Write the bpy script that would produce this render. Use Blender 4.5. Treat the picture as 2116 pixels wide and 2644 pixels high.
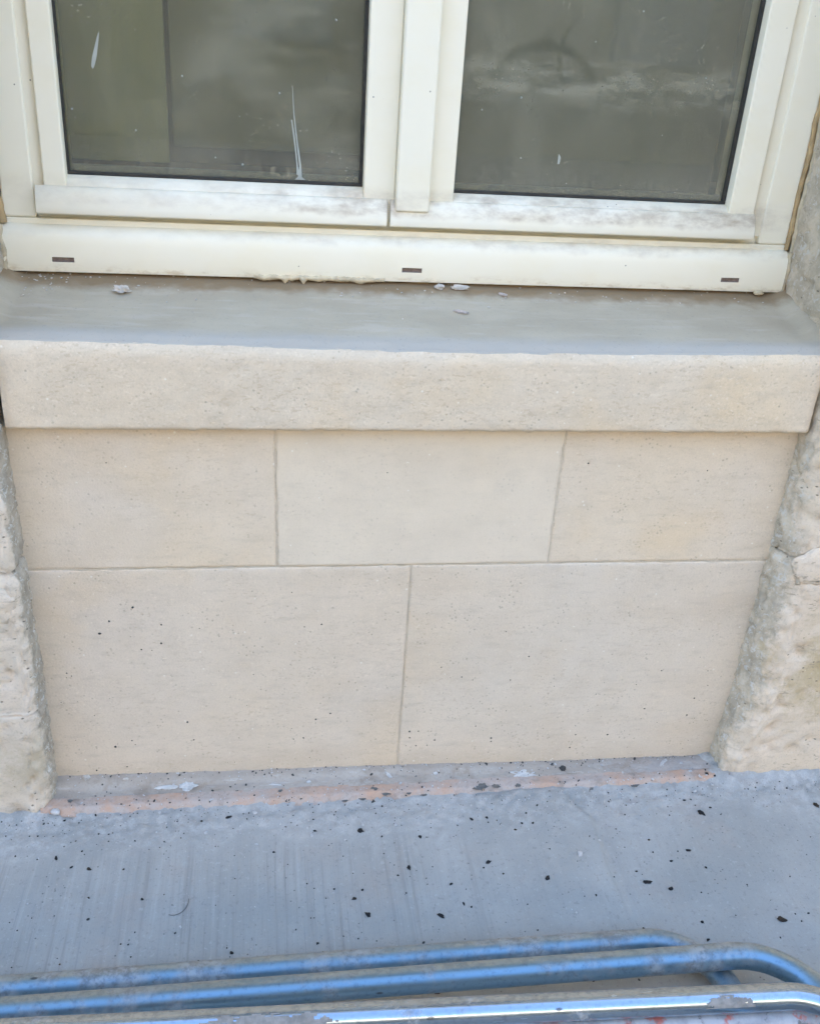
import bpy, bmesh, math, random
from mathutils import Vector, Matrix, noise
for o in list(bpy.data.objects):
    bpy.data.objects.remove(o, do_unlink=True)
S = bpy.context.scene
COL = S.collection
# ------------------------------------------------------------------ camera
cd = bpy.data.cameras.new('camera')
cam = bpy.data.objects.new('camera', cd)
COL.objects.link(cam)
right = Vector((0.98856, -0.13769, 0.06157)); upv = Vector((0.00769, 0.45371, 0.89112)); back = Vector((-0.15063, -0.88045, 0.44958))
cam.matrix_world = Matrix(((right.x, upv.x, back.x, 0.0), (right.y, upv.y, back.y, -1.33), (right.z, upv.z, back.z, 1.212), (0, 0, 0, 1)))
cd.sensor_fit = 'VERTICAL'; cd.sensor_height = 24.0; cd.sensor_width = 24.0; cd.lens = 22.478
cd.clip_start = 0.02; cd.clip_end = 600
S.camera = cam
# ------------------------------------------------------------------ sky, sun, exposure
SUN_EL, SUN_AZ = 33.0, 18.0        # sun stands behind the building, a little to its right
w = bpy.data.worlds.new('World'); S.world = w; w.use_nodes = True
nt = w.node_tree
for n in list(nt.nodes): nt.nodes.remove(n)
sky = nt.nodes.new('ShaderNodeTexSky'); sky.sky_type = 'NISHITA'; sky.sun_disc = False
sky.sun_elevation = math.radians(SUN_EL); sky.sun_rotation = math.radians(SUN_AZ)
sky.air_density = 1.0; sky.dust_density = 1.6; sky.ozone_density = 1.0
bg = nt.nodes.new('ShaderNodeBackground'); bg.inputs[1].default_value = 0.15
wo = nt.nodes.new('ShaderNodeOutputWorld')
nt.links.new(sky.outputs[0], bg.inputs[0]); nt.links.new(bg.outputs[0], wo.inputs[0])
sl = bpy.data.lights.new('sun', 'SUN'); sl.energy = 5.0; sl.angle = math.radians(0.5); sl.color = (1.0, 0.93, 0.82)
sun = bpy.data.objects.new('sun', sl); COL.objects.link(sun)
az, el = math.radians(SUN_AZ), math.radians(SUN_EL)
to_sun = Vector((math.sin(az) * math.cos(el), math.cos(az) * math.cos(el), math.sin(el)))
sun.rotation_euler = to_sun.to_track_quat('Z', 'Y').to_euler()
sun.location = to_sun * 30
S.view_settings.view_transform = 'Standard'; S.view_settings.look = 'None'
S.view_settings.exposure = 2.9; S.view_settings.gamma = 1.0; S.view_settings.use_curve_mapping = False
S.render.engine = 'CYCLES'
try:
    S.cycles.use_denoising = True; S.cycles.denoising_prefilter = 'ACCURATE'; S.cycles.use_adaptive_sampling = False
    S.cycles.max_bounces = 7; S.cycles.diffuse_bounces = 4; S.cycles.transparent_max_bounces = 16
    S.cycles.sample_clamp_indirect = 8.0
except Exception:
    pass

CRUMBS= [(-0.063,-0.089,0.0036),(0.157,-0.137,0.0054),(-0.107,-0.097,0.0022),(-0.331,-0.157,0.0032),(-0.276,-0.185,0.0032),(-0.188,-0.252,0.0025),(0.153,-0.31,0.0043),(0.149,-0.261,0.0022),(0.135,-0.277,0.0032),(0.105,-0.255,0.0018),(0.228,-0.222,0.0036),(0.012,-0.172,0.0022),(0.208,-0.237,0.0018),(0.081,-0.129,0.0025),(-0.283,-0.068,0.0022),(-0.332,-0.076,0.0022),(-0.268,-0.242,0.0018),(-0.293,-0.146,0.0018),(-0.368,-0.108,0.0018),(-0.36,-0.156,0.0014),(-0.361,-0.293,0.0014),(-0.21,-0.33,0.0014),(-0.199,-0.332,0.0014),(-0.193,-0.353,0.0014),(-0.29,-0.357,0.0014),(-0.097,-0.368,0.0014),(-0.051,-0.359,0.0029),(0.074,-0.354,0.0022),(0.192,-0.152,0.0018),(0.033,-0.118,0.0018),(0.052,-0.116,0.0011),(0.08,-0.103,0.0018),(-0.223,-0.19,0.0018),(-0.156,-0.245,0.0011),(-0.051,-0.175,0.0011),(-0.049,-0.222,0.0011),(0.063,-0.241,0.0014),(0.074,-0.251,0.0011),(0.124,-0.189,0.0011),(0.137,-0.226,0.0011),(0.191,-0.189,0.0011),(0.205,-0.215,0.0011),(0.091,-0.272,0.0011),(0.066,-0.308,0.0011),(0.071,-0.308,0.0011),(-0.082,-0.153,0.0011),(-0.077,-0.271,0.0011),(-0.212,-0.131,0.0014),(-0.165,-0.136,0.0014),(-0.323,-0.133,0.0011),(-0.375,-0.277,0.0011),(-0.345,-0.272,0.0011),(-0.313,-0.271,0.0011),(-0.304,-0.178,0.0022),(-0.355,-0.356,0.0011),(0.081,-0.369,0.0011),(0.134,-0.351,0.0014),(0.161,-0.357,0.0011),(0.034,-0.199,0.0011),(-0.256,-0.112,0.0014),(0.256,-0.158,0.0032),(0.36,-0.222,0.004),(0.35,-0.232,0.0018),(0.447,-0.267,0.004),(0.611,-0.284,0.0047),(0.645,-0.3,0.004),(0.765,-0.139,0.0054),(0.707,-0.223,0.0032),(0.516,-0.307,0.0018),(0.315,-0.307,0.0018),(0.304,-0.3,0.0022),(0.264,-0.321,0.0043),(0.798,-0.376,0.0058),(0.669,-0.368,0.0029),(0.665,-0.4,0.0025),(0.722,-0.261,0.0022),(0.668,-0.243,0.0022),(0.647,-0.195,0.0022),(0.644,-0.222,0.0018),(0.467,-0.208,0.0014),(0.379,-0.248,0.0018),(0.291,-0.26,0.0022),(0.407,-0.36,0.0014),(0.378,-0.124,0.0025),(0.351,-0.125,0.0029),(0.435,-0.145,0.0022),(0.454,-0.147,0.0022),(0.448,-0.123,0.0018),(0.324,-0.137,0.0014),(0.421,-0.157,0.0022),(0.598,-0.166,0.0014),(0.788,-0.128,0.0022),(0.8,-0.146,0.0014),(0.747,-0.107,0.0022),(0.987,-0.139,0.005),(0.688,-0.223,0.0014),(0.599,-0.208,0.0011),(0.601,-0.26,0.0018),(0.559,-0.27,0.0014),(0.692,-0.311,0.0014),(0.855,-0.293,0.0014),(0.729,-0.359,0.0011),(0.825,-0.367,0.0014),(0.572,-0.371,0.0018),(0.497,-0.307,0.0011),(0.598,-0.113,0.0011),(0.936,-0.212,0.0011),(0.812,-0.054,0.0032),(0.826,-0.058,0.0025),(0.467,-0.063,0.0032),(0.763,-0.12,0.0014),(0.344,-0.37,0.0011),(0.293,-0.366,0.0011),(0.237,-0.449,0.0061),(0.375,-0.449,0.0029),(0.465,-0.454,0.0018)]
CHIPS= [(-0.178,-0.072,0.0022),(-0.019,-0.082,0.0032),(0.163,-0.122,0.0029),(0.218,-0.129,0.0022),(-0.127,-0.307,0.0018),(-0.098,-0.123,0.0029),(-0.016,-0.153,0.0018),(-0.165,-0.097,0.0014),(0.13,-0.154,0.0014),(0.075,-0.139,0.0022),(0.514,-0.225,0.004),(0.653,-0.039,0.0018),(0.783,-0.044,0.0025),(0.776,-0.086,0.0032),(0.557,-0.197,0.0018),(0.384,-0.084,0.0022),(0.356,-0.095,0.0018),(0.37,-0.109,0.0014),(0.301,-0.09,0.0014)]
STAINS= [(0.189,-0.05,0.0048),(0.209,-0.059,0.0055),(0.167,-0.073,0.0048),(0.138,-0.071,0.0044),(0.025,-0.044,0.0031),(0.041,-0.063,0.002),(0.25,-0.062,0.0034),(-0.328,-0.044,0.0041),(0.379,-0.058,0.0095),(0.409,-0.057,0.0058),(0.449,-0.058,0.0048),(0.326,-0.066,0.0048),(0.277,-0.062,0.0041),(0.533,-0.066,0.0034),(0.589,-0.073,0.0075),(0.63,-0.072,0.0102),(0.67,-0.073,0.0061)]
SPECKS= [(0.188,0.601,0.0011),(0.507,0.617,0.0018),(0.065,0.322,0.0011),(0.093,0.326,0.0018),(0.177,0.303,0.0011),(0.301,0.231,0.0015),(0.339,0.209,0.0015),(0.427,0.199,0.0015),(0.455,0.248,0.0018),(0.112,0.141,0.0018),(0.087,0.129,0.0018),(0.066,0.089,0.0018),(0.254,0.093,0.0022),(0.255,0.079,0.0018),(0.27,0.093,0.0015),(0.301,0.071,0.0018),(0.268,0.06,0.0015),(0.288,0.06,0.0011),(0.405,0.07,0.0022),(0.406,0.062,0.0015),(0.374,0.099,0.0015),(0.562,0.09,0.0011),(0.565,0.069,0.0015),(0.627,0.066,0.0018),(0.558,0.039,0.0018),(0.044,0.389,0.0011),(-0.019,0.229,0.0011),(0.126,0.203,0.0011),(0.408,0.302,0.0011),(0.58,0.127,0.0007),(0.427,0.131,0.0011),(0.509,0.182,0.0011),(0.359,0.202,0.0011),(-0.045,0.095,0.0011),(0.049,0.087,0.0011),(0.265,0.191,0.0007),(0.59,0.161,0.0011),(-0.206,0.367,0.002),(-0.244,0.342,0.0017),(-0.26,0.319,0.0024),(-0.166,0.297,0.002),(-0.198,0.286,0.0014),(-0.181,0.284,0.001),(-0.318,0.244,0.0017),(-0.319,0.235,0.0014),(-0.311,0.238,0.0014),(-0.253,0.087,0.0024),(-0.131,0.134,0.002),(-0.122,0.095,0.0017),(-0.288,0.037,0.0017),(-0.225,0.099,0.0014),(-0.22,0.09,0.001),(-0.282,0.156,0.0014),(-0.164,0.333,0.0014),(-0.104,0.324,0.001),(-0.332,0.186,0.0014),(-0.227,0.618,0.0014),(-0.237,0.042,0.0014),(-0.306,0.186,0.001),(0.706,0.208,0.0015),(0.795,0.204,0.0011),(0.802,0.171,0.0011),(0.782,0.143,0.0018),(0.689,0.123,0.0018),(0.775,0.104,0.0018),(0.663,0.179,0.0011),(0.709,0.604,0.0011)]
DRIP_A=[(-0.218,1.182),(-0.22,1.168),(-0.224,1.149),(-0.227,1.14),(-0.23,1.134),(-0.232,1.138),(-0.23,1.149),(-0.225,1.164),(-0.221,1.176)]
DRIP_C=[(0.452,1.054),(0.456,1.049),(0.455,1.039),(0.452,1.039),(0.452,1.049)]
GSPECK=[(-0.109,1.132,6),(-0.066,1.025,5),(-0.177,1.057,6),(0.027,1.117,6),(0.106,1.216,7),(-0.027,1.017,7),(-0.263,1.081,6),(-0.03,1.083,3),(0.384,1.13,7),(0.487,1.211,5),(0.393,1.045,5),(0.553,1.255,5),(0.47,1.011,4),(0.326,1.11,6),(0.667,1.172,5),(0.613,1.088,4)]
# ------------------------------------------------------------------ material helpers
class NB:
    def __init__(s, name):
        s.m = bpy.data.materials.new(name); s.m.use_nodes = True
        s.t = s.m.node_tree; s.N = s.t.nodes; s.L = s.t.links
        for n in list(s.N): s.N.remove(n)
        s.out = s.N.new('ShaderNodeOutputMaterial')
        s.tc = s.N.new('ShaderNodeTexCoord').outputs['Object']
    def lk(s, a, b): s.L.new(a, b)
    def setin(s, sock, v):
        if hasattr(v, 'is_output'): s.lk(v, sock)
        elif isinstance(v, (tuple, list)) and len(v) == 3 and sock.type == 'RGBA': sock.default_value = (*v, 1)
        else: sock.default_value = v
    def map(s, scale=(1, 1, 1), loc=(0, 0, 0), rot=(0, 0, 0), vec=None):
        n = s.N.new('ShaderNodeMapping'); s.lk(vec or s.tc, n.inputs[0])
        n.inputs['Scale'].default_value = scale; n.inputs['Location'].default_value = loc; n.inputs['Rotation'].default_value = rot
        return n.outputs[0]
    def noise(s, scale, detail=4, rough=.55, vec=None, dist=0.0):
        n = s.N.new('ShaderNodeTexNoise'); s.lk(vec or s.tc, n.inputs['Vector'])
        n.inputs['Scale'].default_value = scale; n.inputs['Detail'].default_value = detail
        n.inputs['Roughness'].default_value = rough; n.inputs['Distortion'].default_value = dist
        return n.outputs['Fac']
    def voro(s, scale, vec=None, feature='F1', rnd=1.0):
        n = s.N.new('ShaderNodeTexVoronoi'); s.lk(vec or s.tc, n.inputs['Vector']); n.feature = feature
        n.inputs['Scale'].default_value = scale; n.inputs['Randomness'].default_value = rnd
        return n.outputs['Distance']
    def ramp(s, fac, a, b, lo=0.0, hi=1.0):
        n = s.N.new('ShaderNodeMapRange'); n.interpolation_type = 'SMOOTHSTEP'
        s.lk(fac, n.inputs[0]); n.inputs[1].default_value = a; n.inputs[2].default_value = b
        n.inputs[3].default_value = lo; n.inputs[4].default_value = hi
        return n.outputs[0]
    def mix(s, fac, a, b, mode='MIX'):
        n = s.N.new('ShaderNodeMix'); n.data_type = 'RGBA'; n.blend_type = mode
        s.setin(n.inputs[0], fac); s.setin(n.inputs[6], a); s.setin(n.inputs[7], b)
        return n.outputs[2]
    def math(s, op, a, b=0.0):
        n = s.N.new('ShaderNodeMath'); n.operation = op; s.setin(n.inputs[0], a); s.setin(n.inputs[1], b)
        return n.outputs[0]
    def sep(s, vec=None):
        n = s.N.new('ShaderNodeSeparateXYZ'); s.lk(vec or s.tc, n.inputs[0]); return n.outputs
    def attr(s, name):
        n = s.N.new('ShaderNodeAttribute'); n.attribute_name = name; return n.outputs['Fac']
    def bump(s, h, strength=.5, dist=.002, normal=None):
        n = s.N.new('ShaderNodeBump'); s.lk(h, n.inputs['Height'])
        n.inputs['Strength'].default_value = strength; n.inputs['Distance'].default_value = dist
        if normal is not None: s.lk(normal, n.inputs['Normal'])
        return n.outputs[0]
    def bsdf(s, color, rough=.8, metal=0.0, normal=None, spec=.3, out=True):
        n = s.N.new('ShaderNodeBsdfPrincipled')
        s.setin(n.inputs['Base Color'], color); s.setin(n.inputs['Roughness'], rough); s.setin(n.inputs['Metallic'], metal)
        n.inputs['Specular IOR Level'].default_value = spec
        if normal is not None: s.lk(normal, n.inputs['Normal'])
        if out: s.lk(n.outputs[0], s.out.inputs[0])
        return n.outputs[0]

def limestone(name, c1, c2, grit=1.0, seed=0.0, ochre=0.3):
    b = NB(name)
    v = b.map(loc=(seed * 3.1, seed * 1.7, seed * 2.3))
    big = b.ramp(b.noise(3.2, 5, .6, v), .35, .68)
    mid = b.ramp(b.noise(17, 6, .62, v), .34, .7)
    col = b.mix(big, c1, c2)
    col = b.mix(b.math('MULTIPLY', mid, .45), col, tuple(x * .87 for x in c1))
    och = b.math('MULTIPLY', b.ramp(b.noise(5.5, 3, .5, b.map(loc=(seed + 7, 3, 1))), .52, .74), ochre)
    col = b.mix(och, col, (c1[0] * 1.0, c1[1] * .90, c1[2] * .72))
    broad = b.ramp(b.noise(1.0, 4, .55, b.map(scale=(2.6, 2.6, 10), loc=(seed * 2, seed, seed * 4))), .46, .70)
    col = b.mix(b.math('MULTIPLY', broad, .42 * min(1, grit)), col, (c1[0] * .82, c1[1] * .79, c1[2] * .75))
    footz = b.ramp(b.math('ADD', b.sep()[2], b.math('MULTIPLY', b.noise(10, 5, .6), .09)), .11, .03)
    col = b.mix(b.math('MULTIPLY', footz, .5), col, (c1[0] * .76, c1[1] * .73, c1[2] * .68))
    bed = b.noise(1.0, 4, .6, b.map(scale=(22, 22, 75), loc=(seed, seed, 0)))
    col = b.mix(b.math('MULTIPLY', b.ramp(bed, .48, .78), .42 * grit), col, tuple(x * .72 for x in c1))
    grain = b.noise(320, 3, .7, v)
    col = b.mix(b.math('MULTIPLY', b.ramp(grain, .5, .78), .42 * grit), col, tuple(x * .62 for x in c1))
    col = b.mix(b.math('MULTIPLY', b.ramp(grain, .42, .25), .4 * grit), col, tuple(min(1, x * 1.22) for x in c1))
    cells = b.voro(120, v)
    gate = b.ramp(b.noise(26, 4, .6, v), .5, .62)
    pore = b.math('MULTIPLY', b.ramp(cells, .30, .12), gate)
    col = b.mix(b.math('MULTIPLY', pore, .4 * grit), col, tuple(x * .48 for x in c1))
    dsh = b.math('MULTIPLY', b.ramp(b.noise(1, 3, .6, b.map(scale=(95, 95, 210), loc=(seed * 2, 4, seed))), .575, .63), b.ramp(b.noise(9, 4, .6, b.map(loc=(seed * 5, 1, 2))), .40, .62))
    col = b.mix(b.math('MULTIPLY', dsh, .45 * grit), col, (c1[0] * .74, c1[1] * .70, c1[2] * .66))
    lsh = b.ramp(b.noise(1, 3, .6, b.map(scale=(120, 120, 170), loc=(seed * 3, 9, seed))), .62, .67)
    col = b.mix(b.math('MULTIPLY', lsh, .3 * grit), col, (.78, .67, .51))
    fleck = b.math('MULTIPLY', b.ramp(b.voro(60, b.map(loc=(seed + 2, 5, 9))), .14, .07), b.ramp(b.noise(40, 2, .5, v), .56, .62))
    col = b.mix(b.math('MULTIPLY', fleck, .55), col, (.8, .76, .66))
    h = b.math('SUBTRACT', b.math('MULTIPLY', grain, .7), b.math('MULTIPLY', pore, .6))
    h = b.math('ADD', h, b.math('MULTIPLY', b.noise(70, 5, .65, v), .8))
    b.bsdf(col, .92, normal=b.bump(h, .55 * grit, .0012), spec=.2)
    return b.m

def lin(r, g, b_):
    f = lambda c: ((c / 255 + .055) / 1.055) ** 2.4 if c > 10 else c / 255 / 12.92
    return (f(r), f(g), f(b_))

M = {}
M['stone_a'] = limestone('limestone_pale', (0.695, 0.571, 0.411), (0.668, 0.566, 0.436), .95, 0.0, .35)
M['stone_b'] = limestone('limestone_greyer', (0.701, 0.592, 0.442), (0.707, 0.598, 0.442), .5, 3.0, .15)
M['stone_c'] = limestone('limestone_warm', (0.701, 0.571, 0.405), (0.679, 0.571, 0.431), 1.05, 6.0, .45)
M['stone_d'] = limestone('limestone_low', (0.668, 0.554, 0.411), (0.645, 0.549, 0.427), 1.1, 9.0, .3)
M['stone_e'] = limestone('limestone_low_b', (0.674, 0.56, 0.416), (0.645, 0.554, 0.431), 1.1, 12.0, .25)
M['stone_sill'] = limestone('limestone_sill', (0.695, 0.571, 0.411), (0.662, 0.549, 0.4), 1.15, 15.0, .5)

def mortar_mat(name, c, bumpy=.6):
    b = NB(name)
    n1 = b.ramp(b.noise(24, 6, .65), .3, .72)
    n2 = b.noise(260, 3, .7)
    col = b.mix(n1, c, tuple(x * .78 for x in c))
    col = b.mix(b.math('MULTIPLY', b.ramp(n2, .5, .75), .4), col, tuple(x * .6 for x in c))
    b.bsdf(col, .95, normal=b.bump(b.math('ADD', n2, b.noise(60, 4)), bumpy, .0012), spec=.15)
    return b.m
M['joint'] = mortar_mat('joint_mortar', (.62, .52, .385))
M['foam_old'] = mortar_mat('aged_foam', (.27, .195, .105), .8)

def topping_mat():
    b = NB('sill_mortar_wash')
    n1 = b.ramp(b.noise(7, 5, .6, b.map(scale=(1, 2.2, 1))), .33, .7)
    n2 = b.noise(180, 4, .7)
    smear = b.noise(1, 5, .6, b.map(scale=(9, 55, 30)))
    col = b.mix(n1, (.41, .35, .25), (.465, .405, .295))
    col = b.mix(b.math('MULTIPLY', b.ramp(smear, .5, .7), .6), col, (.50, .445, .35))
    y = b.sep()[1]
    edge = b.ramp(b.math('ADD', y, b.math('MULTIPLY', b.noise(22, 4), .018)), .022, -.004)   # fresher cement trowelled along the lip
    col = b.mix(b.math('MULTIPLY', edge, .75), col, (.42, .39, .335))
    rust = b.ramp(b.math('ADD', y, b.math('MULTIPLY', b.noise(34, 5), .05)), .128, .166)    # resin stain under the window
    col = b.mix(b.math('MULTIPLY', rust, .85), col, (.235, .155, .075))
    col = b.mix(b.math('MULTIPLY', b.ramp(n2, .55, .78), .4), col, (.22, .21, .2))
    b.bsdf(col, .7, normal=b.bump(b.math('ADD', b.math('MULTIPLY', n2, .5), b.noise(30, 5, .6)), .35, .0015), spec=.35)
    return b.m
M['topping'] = topping_mat()

def pier_mat(name, c1, c2, ochre_c, grey, ochre_z=(.05, .36), seed=0):
    b = NB(name)
    v = b.map(loc=(seed, seed * 2, 0))
    col = b.mix(b.ramp(b.noise(6, 6, .65, v), .35, .68), c1, c2)
    xyz = b.sep()
    zz = xyz[2]
    zm = b.math('MULTIPLY', b.ramp(zz, ochre_z[0], ochre_z[0] + .12), b.ramp(zz, ochre_z[1], ochre_z[1] - .10))
    och = b.math('MULTIPLY', b.ramp(b.noise(8, 6, .65, v), .42, .62), b.math('ADD', b.math('MULTIPLY', zm, .8), .2))
    col = b.mix(b.math('MULTIPLY', och, .9), col, ochre_c)
    lay = b.noise(1, 5, .65, b.map(scale=(30, 30, 110), loc=(seed, 0, 0)))
    col = b.mix(b.math('MULTIPLY', b.ramp(lay, .52, .76), .5), col, tuple(x * .62 for x in c1))
    och2 = b.math('MULTIPLY', b.math('MULTIPLY', b.ramp(xyz[0], .905, .955), zm), b.ramp(b.noise(20, 6, .7, v), .36, .58))
    col = b.mix(b.math('MULTIPLY', och2, .6), col, ochre_c)
    dsh = b.math('MULTIPLY', b.ramp(b.noise(1, 4, .65, b.map(scale=(45, 45, 150), loc=(seed * 2, 3, 1))), .60, .66), b.ramp(b.noise(10, 3, .5, v), .42, .58))
    col = b.mix(b.math('MULTIPLY', dsh, .65), col, tuple(x * .45 for x in c1))
    g = b.noise(230, 4, .72)
    col = b.mix(b.math('MULTIPLY', b.ramp(g, .5, .78), .5), col, tuple(x * .5 for x in c1))
    col = b.mix(b.math('MULTIPLY', b.ramp(g, .42, .26), .4), col, (.66, .60, .50))
    mo = b.ramp(b.math('ADD', b.attr('mortar'), b.math('MULTIPLY', b.math('SUBTRACT', b.noise(30, 6, .7), .5), 1.5)), .32, .68)
    gcol = b.mix(b.ramp(b.noise(26, 5, .7), .35, .65), grey, tuple(x * .70 for x in grey))
    wisps = b.math('MULTIPLY', b.ramp(b.noise(75, 5, .7, dist=1.2), .555, .60), .85)
    gcol = b.mix(wisps, gcol, (.56, .53, .46))
    gcol = b.mix(b.math('MULTIPLY', b.ramp(b.noise(48, 6, .72, b.map(loc=(3, 3, seed))), .42, .36), .6), gcol, tuple(x * .52 for x in grey))
    gcol = b.mix(b.math('MULTIPLY', b.ramp(g, .5, .78), .4), gcol, tuple(x * .55 for x in grey))
    col = b.mix(mo, col, gcol)
    pit = b.math('MULTIPLY', b.ramp(b.voro(55, b.map(scale=(1, 1, 1.6))), .17, .06), b.ramp(b.noise(12, 3), .5, .6))
    col = b.mix(b.math('MULTIPLY', pit, .75), col, (.09, .075, .055))
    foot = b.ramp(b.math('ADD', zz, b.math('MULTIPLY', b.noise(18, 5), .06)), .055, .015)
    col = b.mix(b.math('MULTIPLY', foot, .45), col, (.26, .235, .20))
    h = b.math('SUBTRACT', b.math('ADD', b.math('MULTIPLY', g, .6), b.math('MULTIPLY', b.noise(75, 6, .75), 1.1)), b.math('MULTIPLY', pit, 1.2))
    h = b.math('ADD', h, b.math('MULTIPLY', lay, .7))
    b.bsdf(col, .95, normal=b.bump(h, .6, .0016), spec=.15)
    return b.m
M['pier_r'] = pier_mat('old_limestone_right', (0.668, 0.538, 0.392), (0.709, 0.591, 0.447), (.47, .36, .20), (.59, .50, .37), (.08, .40), 2)
M['pier_l'] = pier_mat('old_limestone_left', (0.628, 0.527, 0.401), (0.695, 0.591, 0.468), (.48, .40, .275), (.47, .405, .31), (.0, .2), 11)
M['wall'] = limestone('facade_limestone', (.56, .48, .375), (.53, .46, .37), 1.2, 21, .4)

def pvc_mat(name, c, dirt=.5, yellow=.3):
    b = NB(name)
    n = b.noise(1, 5, .6, b.map(scale=(10, 18, 18)))
    xyz = b.sep()
    col = b.mix(b.math('MULTIPLY', b.ramp(n, .4, .7), .35), c, (c[0] * .97, c[1] * .93, c[2] * .82))
    # grime that settled on ledges: heavier low on the window and right of the middle, broken by noise
    zw = b.math('ADD', xyz[2], b.math('MULTIPLY', b.math('SUBTRACT', b.noise(26, 5), .5), .022))
    gz = b.math('MULTIPLY', b.ramp(zw, .952, .963), b.ramp(zw, 1.002, .982))
    gz = b.math('ADD', gz, b.math('MULTIPLY', b.math('MULTIPLY', b.ramp(zw, .908, .920), b.ramp(zw, .935, .925)), .8))
    gx = b.ramp(xyz[0], -.15, .2, .35, 1.0)
    d = b.math('MULTIPLY', b.math('MULTIPLY', gz, gx), b.ramp(b.noise(1, 6, .65, b.map(scale=(22, 30, 46))), .30, .80))
    col = b.mix(b.math('MULTIPLY', d, dirt), col, (.42, .33, .225))
    lowe = b.math('MULTIPLY', b.ramp(xyz[2], .875, .860), b.ramp(b.noise(1, 5, .7, b.map(scale=(26, 20, 60), loc=(2, 2, 2))), .48, .66))
    col = b.mix(b.math('MULTIPLY', lowe, .5), col, (.46, .33, .17))
    sp = b.math('MULTIPLY', b.ramp(b.voro(42), .06, .03), b.ramp(b.noise(11, 2), .55, .6))
    col = b.mix(b.math('MULTIPLY', sp, .8), col, (.1, .08, .06))
    b.bsdf(col, .42, normal=b.bump(b.noise(120, 3), .06, .001), spec=.4)
    return b.m
M['pvc'] = pvc_mat('cream_pvc', (.83, .765, .59))
M['pvc_cover'] = pvc_mat('cream_pvc_cover', (.825, .755, .58), .7)
M['pvc_bar'] = pvc_mat('cream_pvc_bar', (.82, .76, .60), 1.0)

def plain(name, c, rough=.8, nsc=40, var=.3, metal=0, spec=.3, bump=.3):
    b = NB(name)
    n = b.noise(nsc, 5, .65)
    col = b.mix(b.ramp(n, .3, .7), c, tuple(x * (1 - var) for x in c))
    b.bsdf(col, rough, metal, b.bump(b.noise(nsc * 4, 4, .7), bump, .001), spec)
    return b.m
M['gasket'] = plain('rubber_gasket', (.045, .042, .035), .6, 90, .4)
M['spacer'] = plain('glazing_spacer', (.30, .31, .28), .4, 60, .2)
M['slot'] = plain('drain_slot_brown', (.34, .26, .21), .9, 120, .4)  # brown, darker than the cover around it
M['sealant'] = plain('old_sealant', (.60, .50, .33), .65, 35, .35)
M['sealant_brown'] = plain('brown_sealant', (.50, .345, .165), .6, 35, .4)
M['foam'] = plain('dripped_foam', (.66, .55, .36), .7, 60, .35)
M['board'] = plain('interior_board', (.235, .225, .165), .85, 5, .12)
M['board_pale'] = plain('interior_board_pale', (.38, .37, .22), .8, 5, .12)
M['board_grey'] = plain('interior_board_grey', (.22, .22, .185), .85, 4, .15)
M['board_strip'] = plain('interior_strip', (.21, .22, .19), .85, 5, .12)
M['brown_wood'] = plain('brown_wood', (.16, .115, .075), .7, 14, .35)
M['room'] = plain('room_plaster', (.45, .43, .38), .9, 6, .1)
M['plaster'] = plain('plaster_chip', (.60, .55, .47), .95, 80, .25)
M['plaster_pink'] = plain('plaster_chip_pink', (.58, .50, .44), .95, 80, .25)
M['white_splash'] = plain('white_splash', (.62, .61, .57), .9, 70, .25)
M['crumb'] = plain('black_crumb', (.022, .021, .02), .75, 300, .5)
M['crumb_brown'] = plain('brown_black_crumb', (.05, .036, .024), .85, 300, .5)
M['crumb_grey'] = plain('dark_grey_crumb', (.07, .068, .064), .85, 300, .5)
M['chip'] = plain('pale_chip', (.55, .53, .50), .9, 200, .3)
M['stain'] = plain('dried_cement_blot', (.17, .165, .15), .9, 160, .35)
M['drip'] = plain('white_paint_drip', (.40, .415, .36), .6, 60, .15)
M['tape'] = plain('torn_tape', (.29, .275, .25), .6, 90, .4)
M['hair'] = plain('fibre', (.16, .14, .12), .7, 50, .2)
M['roof'] = plain('far_roof', (.30, .16, .10), .9, 4, .3)
M['road'] = plain('street_paving', (.31, .295, .26), .92, 30, .3)
M['shutter'] = plain('grey_shutter', (.30, .32, .33), .6, 8, .15)
M['far_base'] = plain('far_olive_render', (.33, .32, .265), .9, 1.5, .12)
M['far_wall'] = plain('far_render', (.70, .60, .46), .9, 3, .12)

def ledge_mat():
    b = NB('ledge_mortar')
    xyz = b.sep()
    n = b.noise(30, 6, .68)
    col = b.mix(b.ramp(b.noise(9, 5), .35, .68), (.37, .32, .26), (.425, .38, .32))
    bl = b.ramp(xyz[0], .55, .75)
    col = b.mix(b.math('MULTIPLY', bl, .4), col, (.37, .355, .35))
    col = b.mix(b.math('MULTIPLY', b.ramp(b.noise(210, 4, .7), .5, .75), .45), col, (.20, .18, .16))
    col = b.mix(b.math('MULTIPLY', b.ramp(b.noise(1, 5, .7, b.map(scale=(25, 120, 60))), .56, .7), .45), col, (.56, .53, .48))
    dirt = b.ramp(b.noise(17, 6, .72, b.map(loc=(6, 2, 2))), .50, .66)
    col = b.mix(b.math('MULTIPLY', dirt, .55), col, (.25, .195, .14))
    seam = b.ramp(b.math('ADD', xyz[1], b.math('MULTIPLY', b.noise(30, 5), .016)), .004, -.004, 1, 0)
    col = b.mix(b.math('MULTIPLY', seam, .5), col, (.30, .26, .21))
    b.bsdf(col, .92, normal=b.bump(n, .5, .002), spec=.2)
    return b.m
M['ledge'] = ledge_mat()
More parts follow.
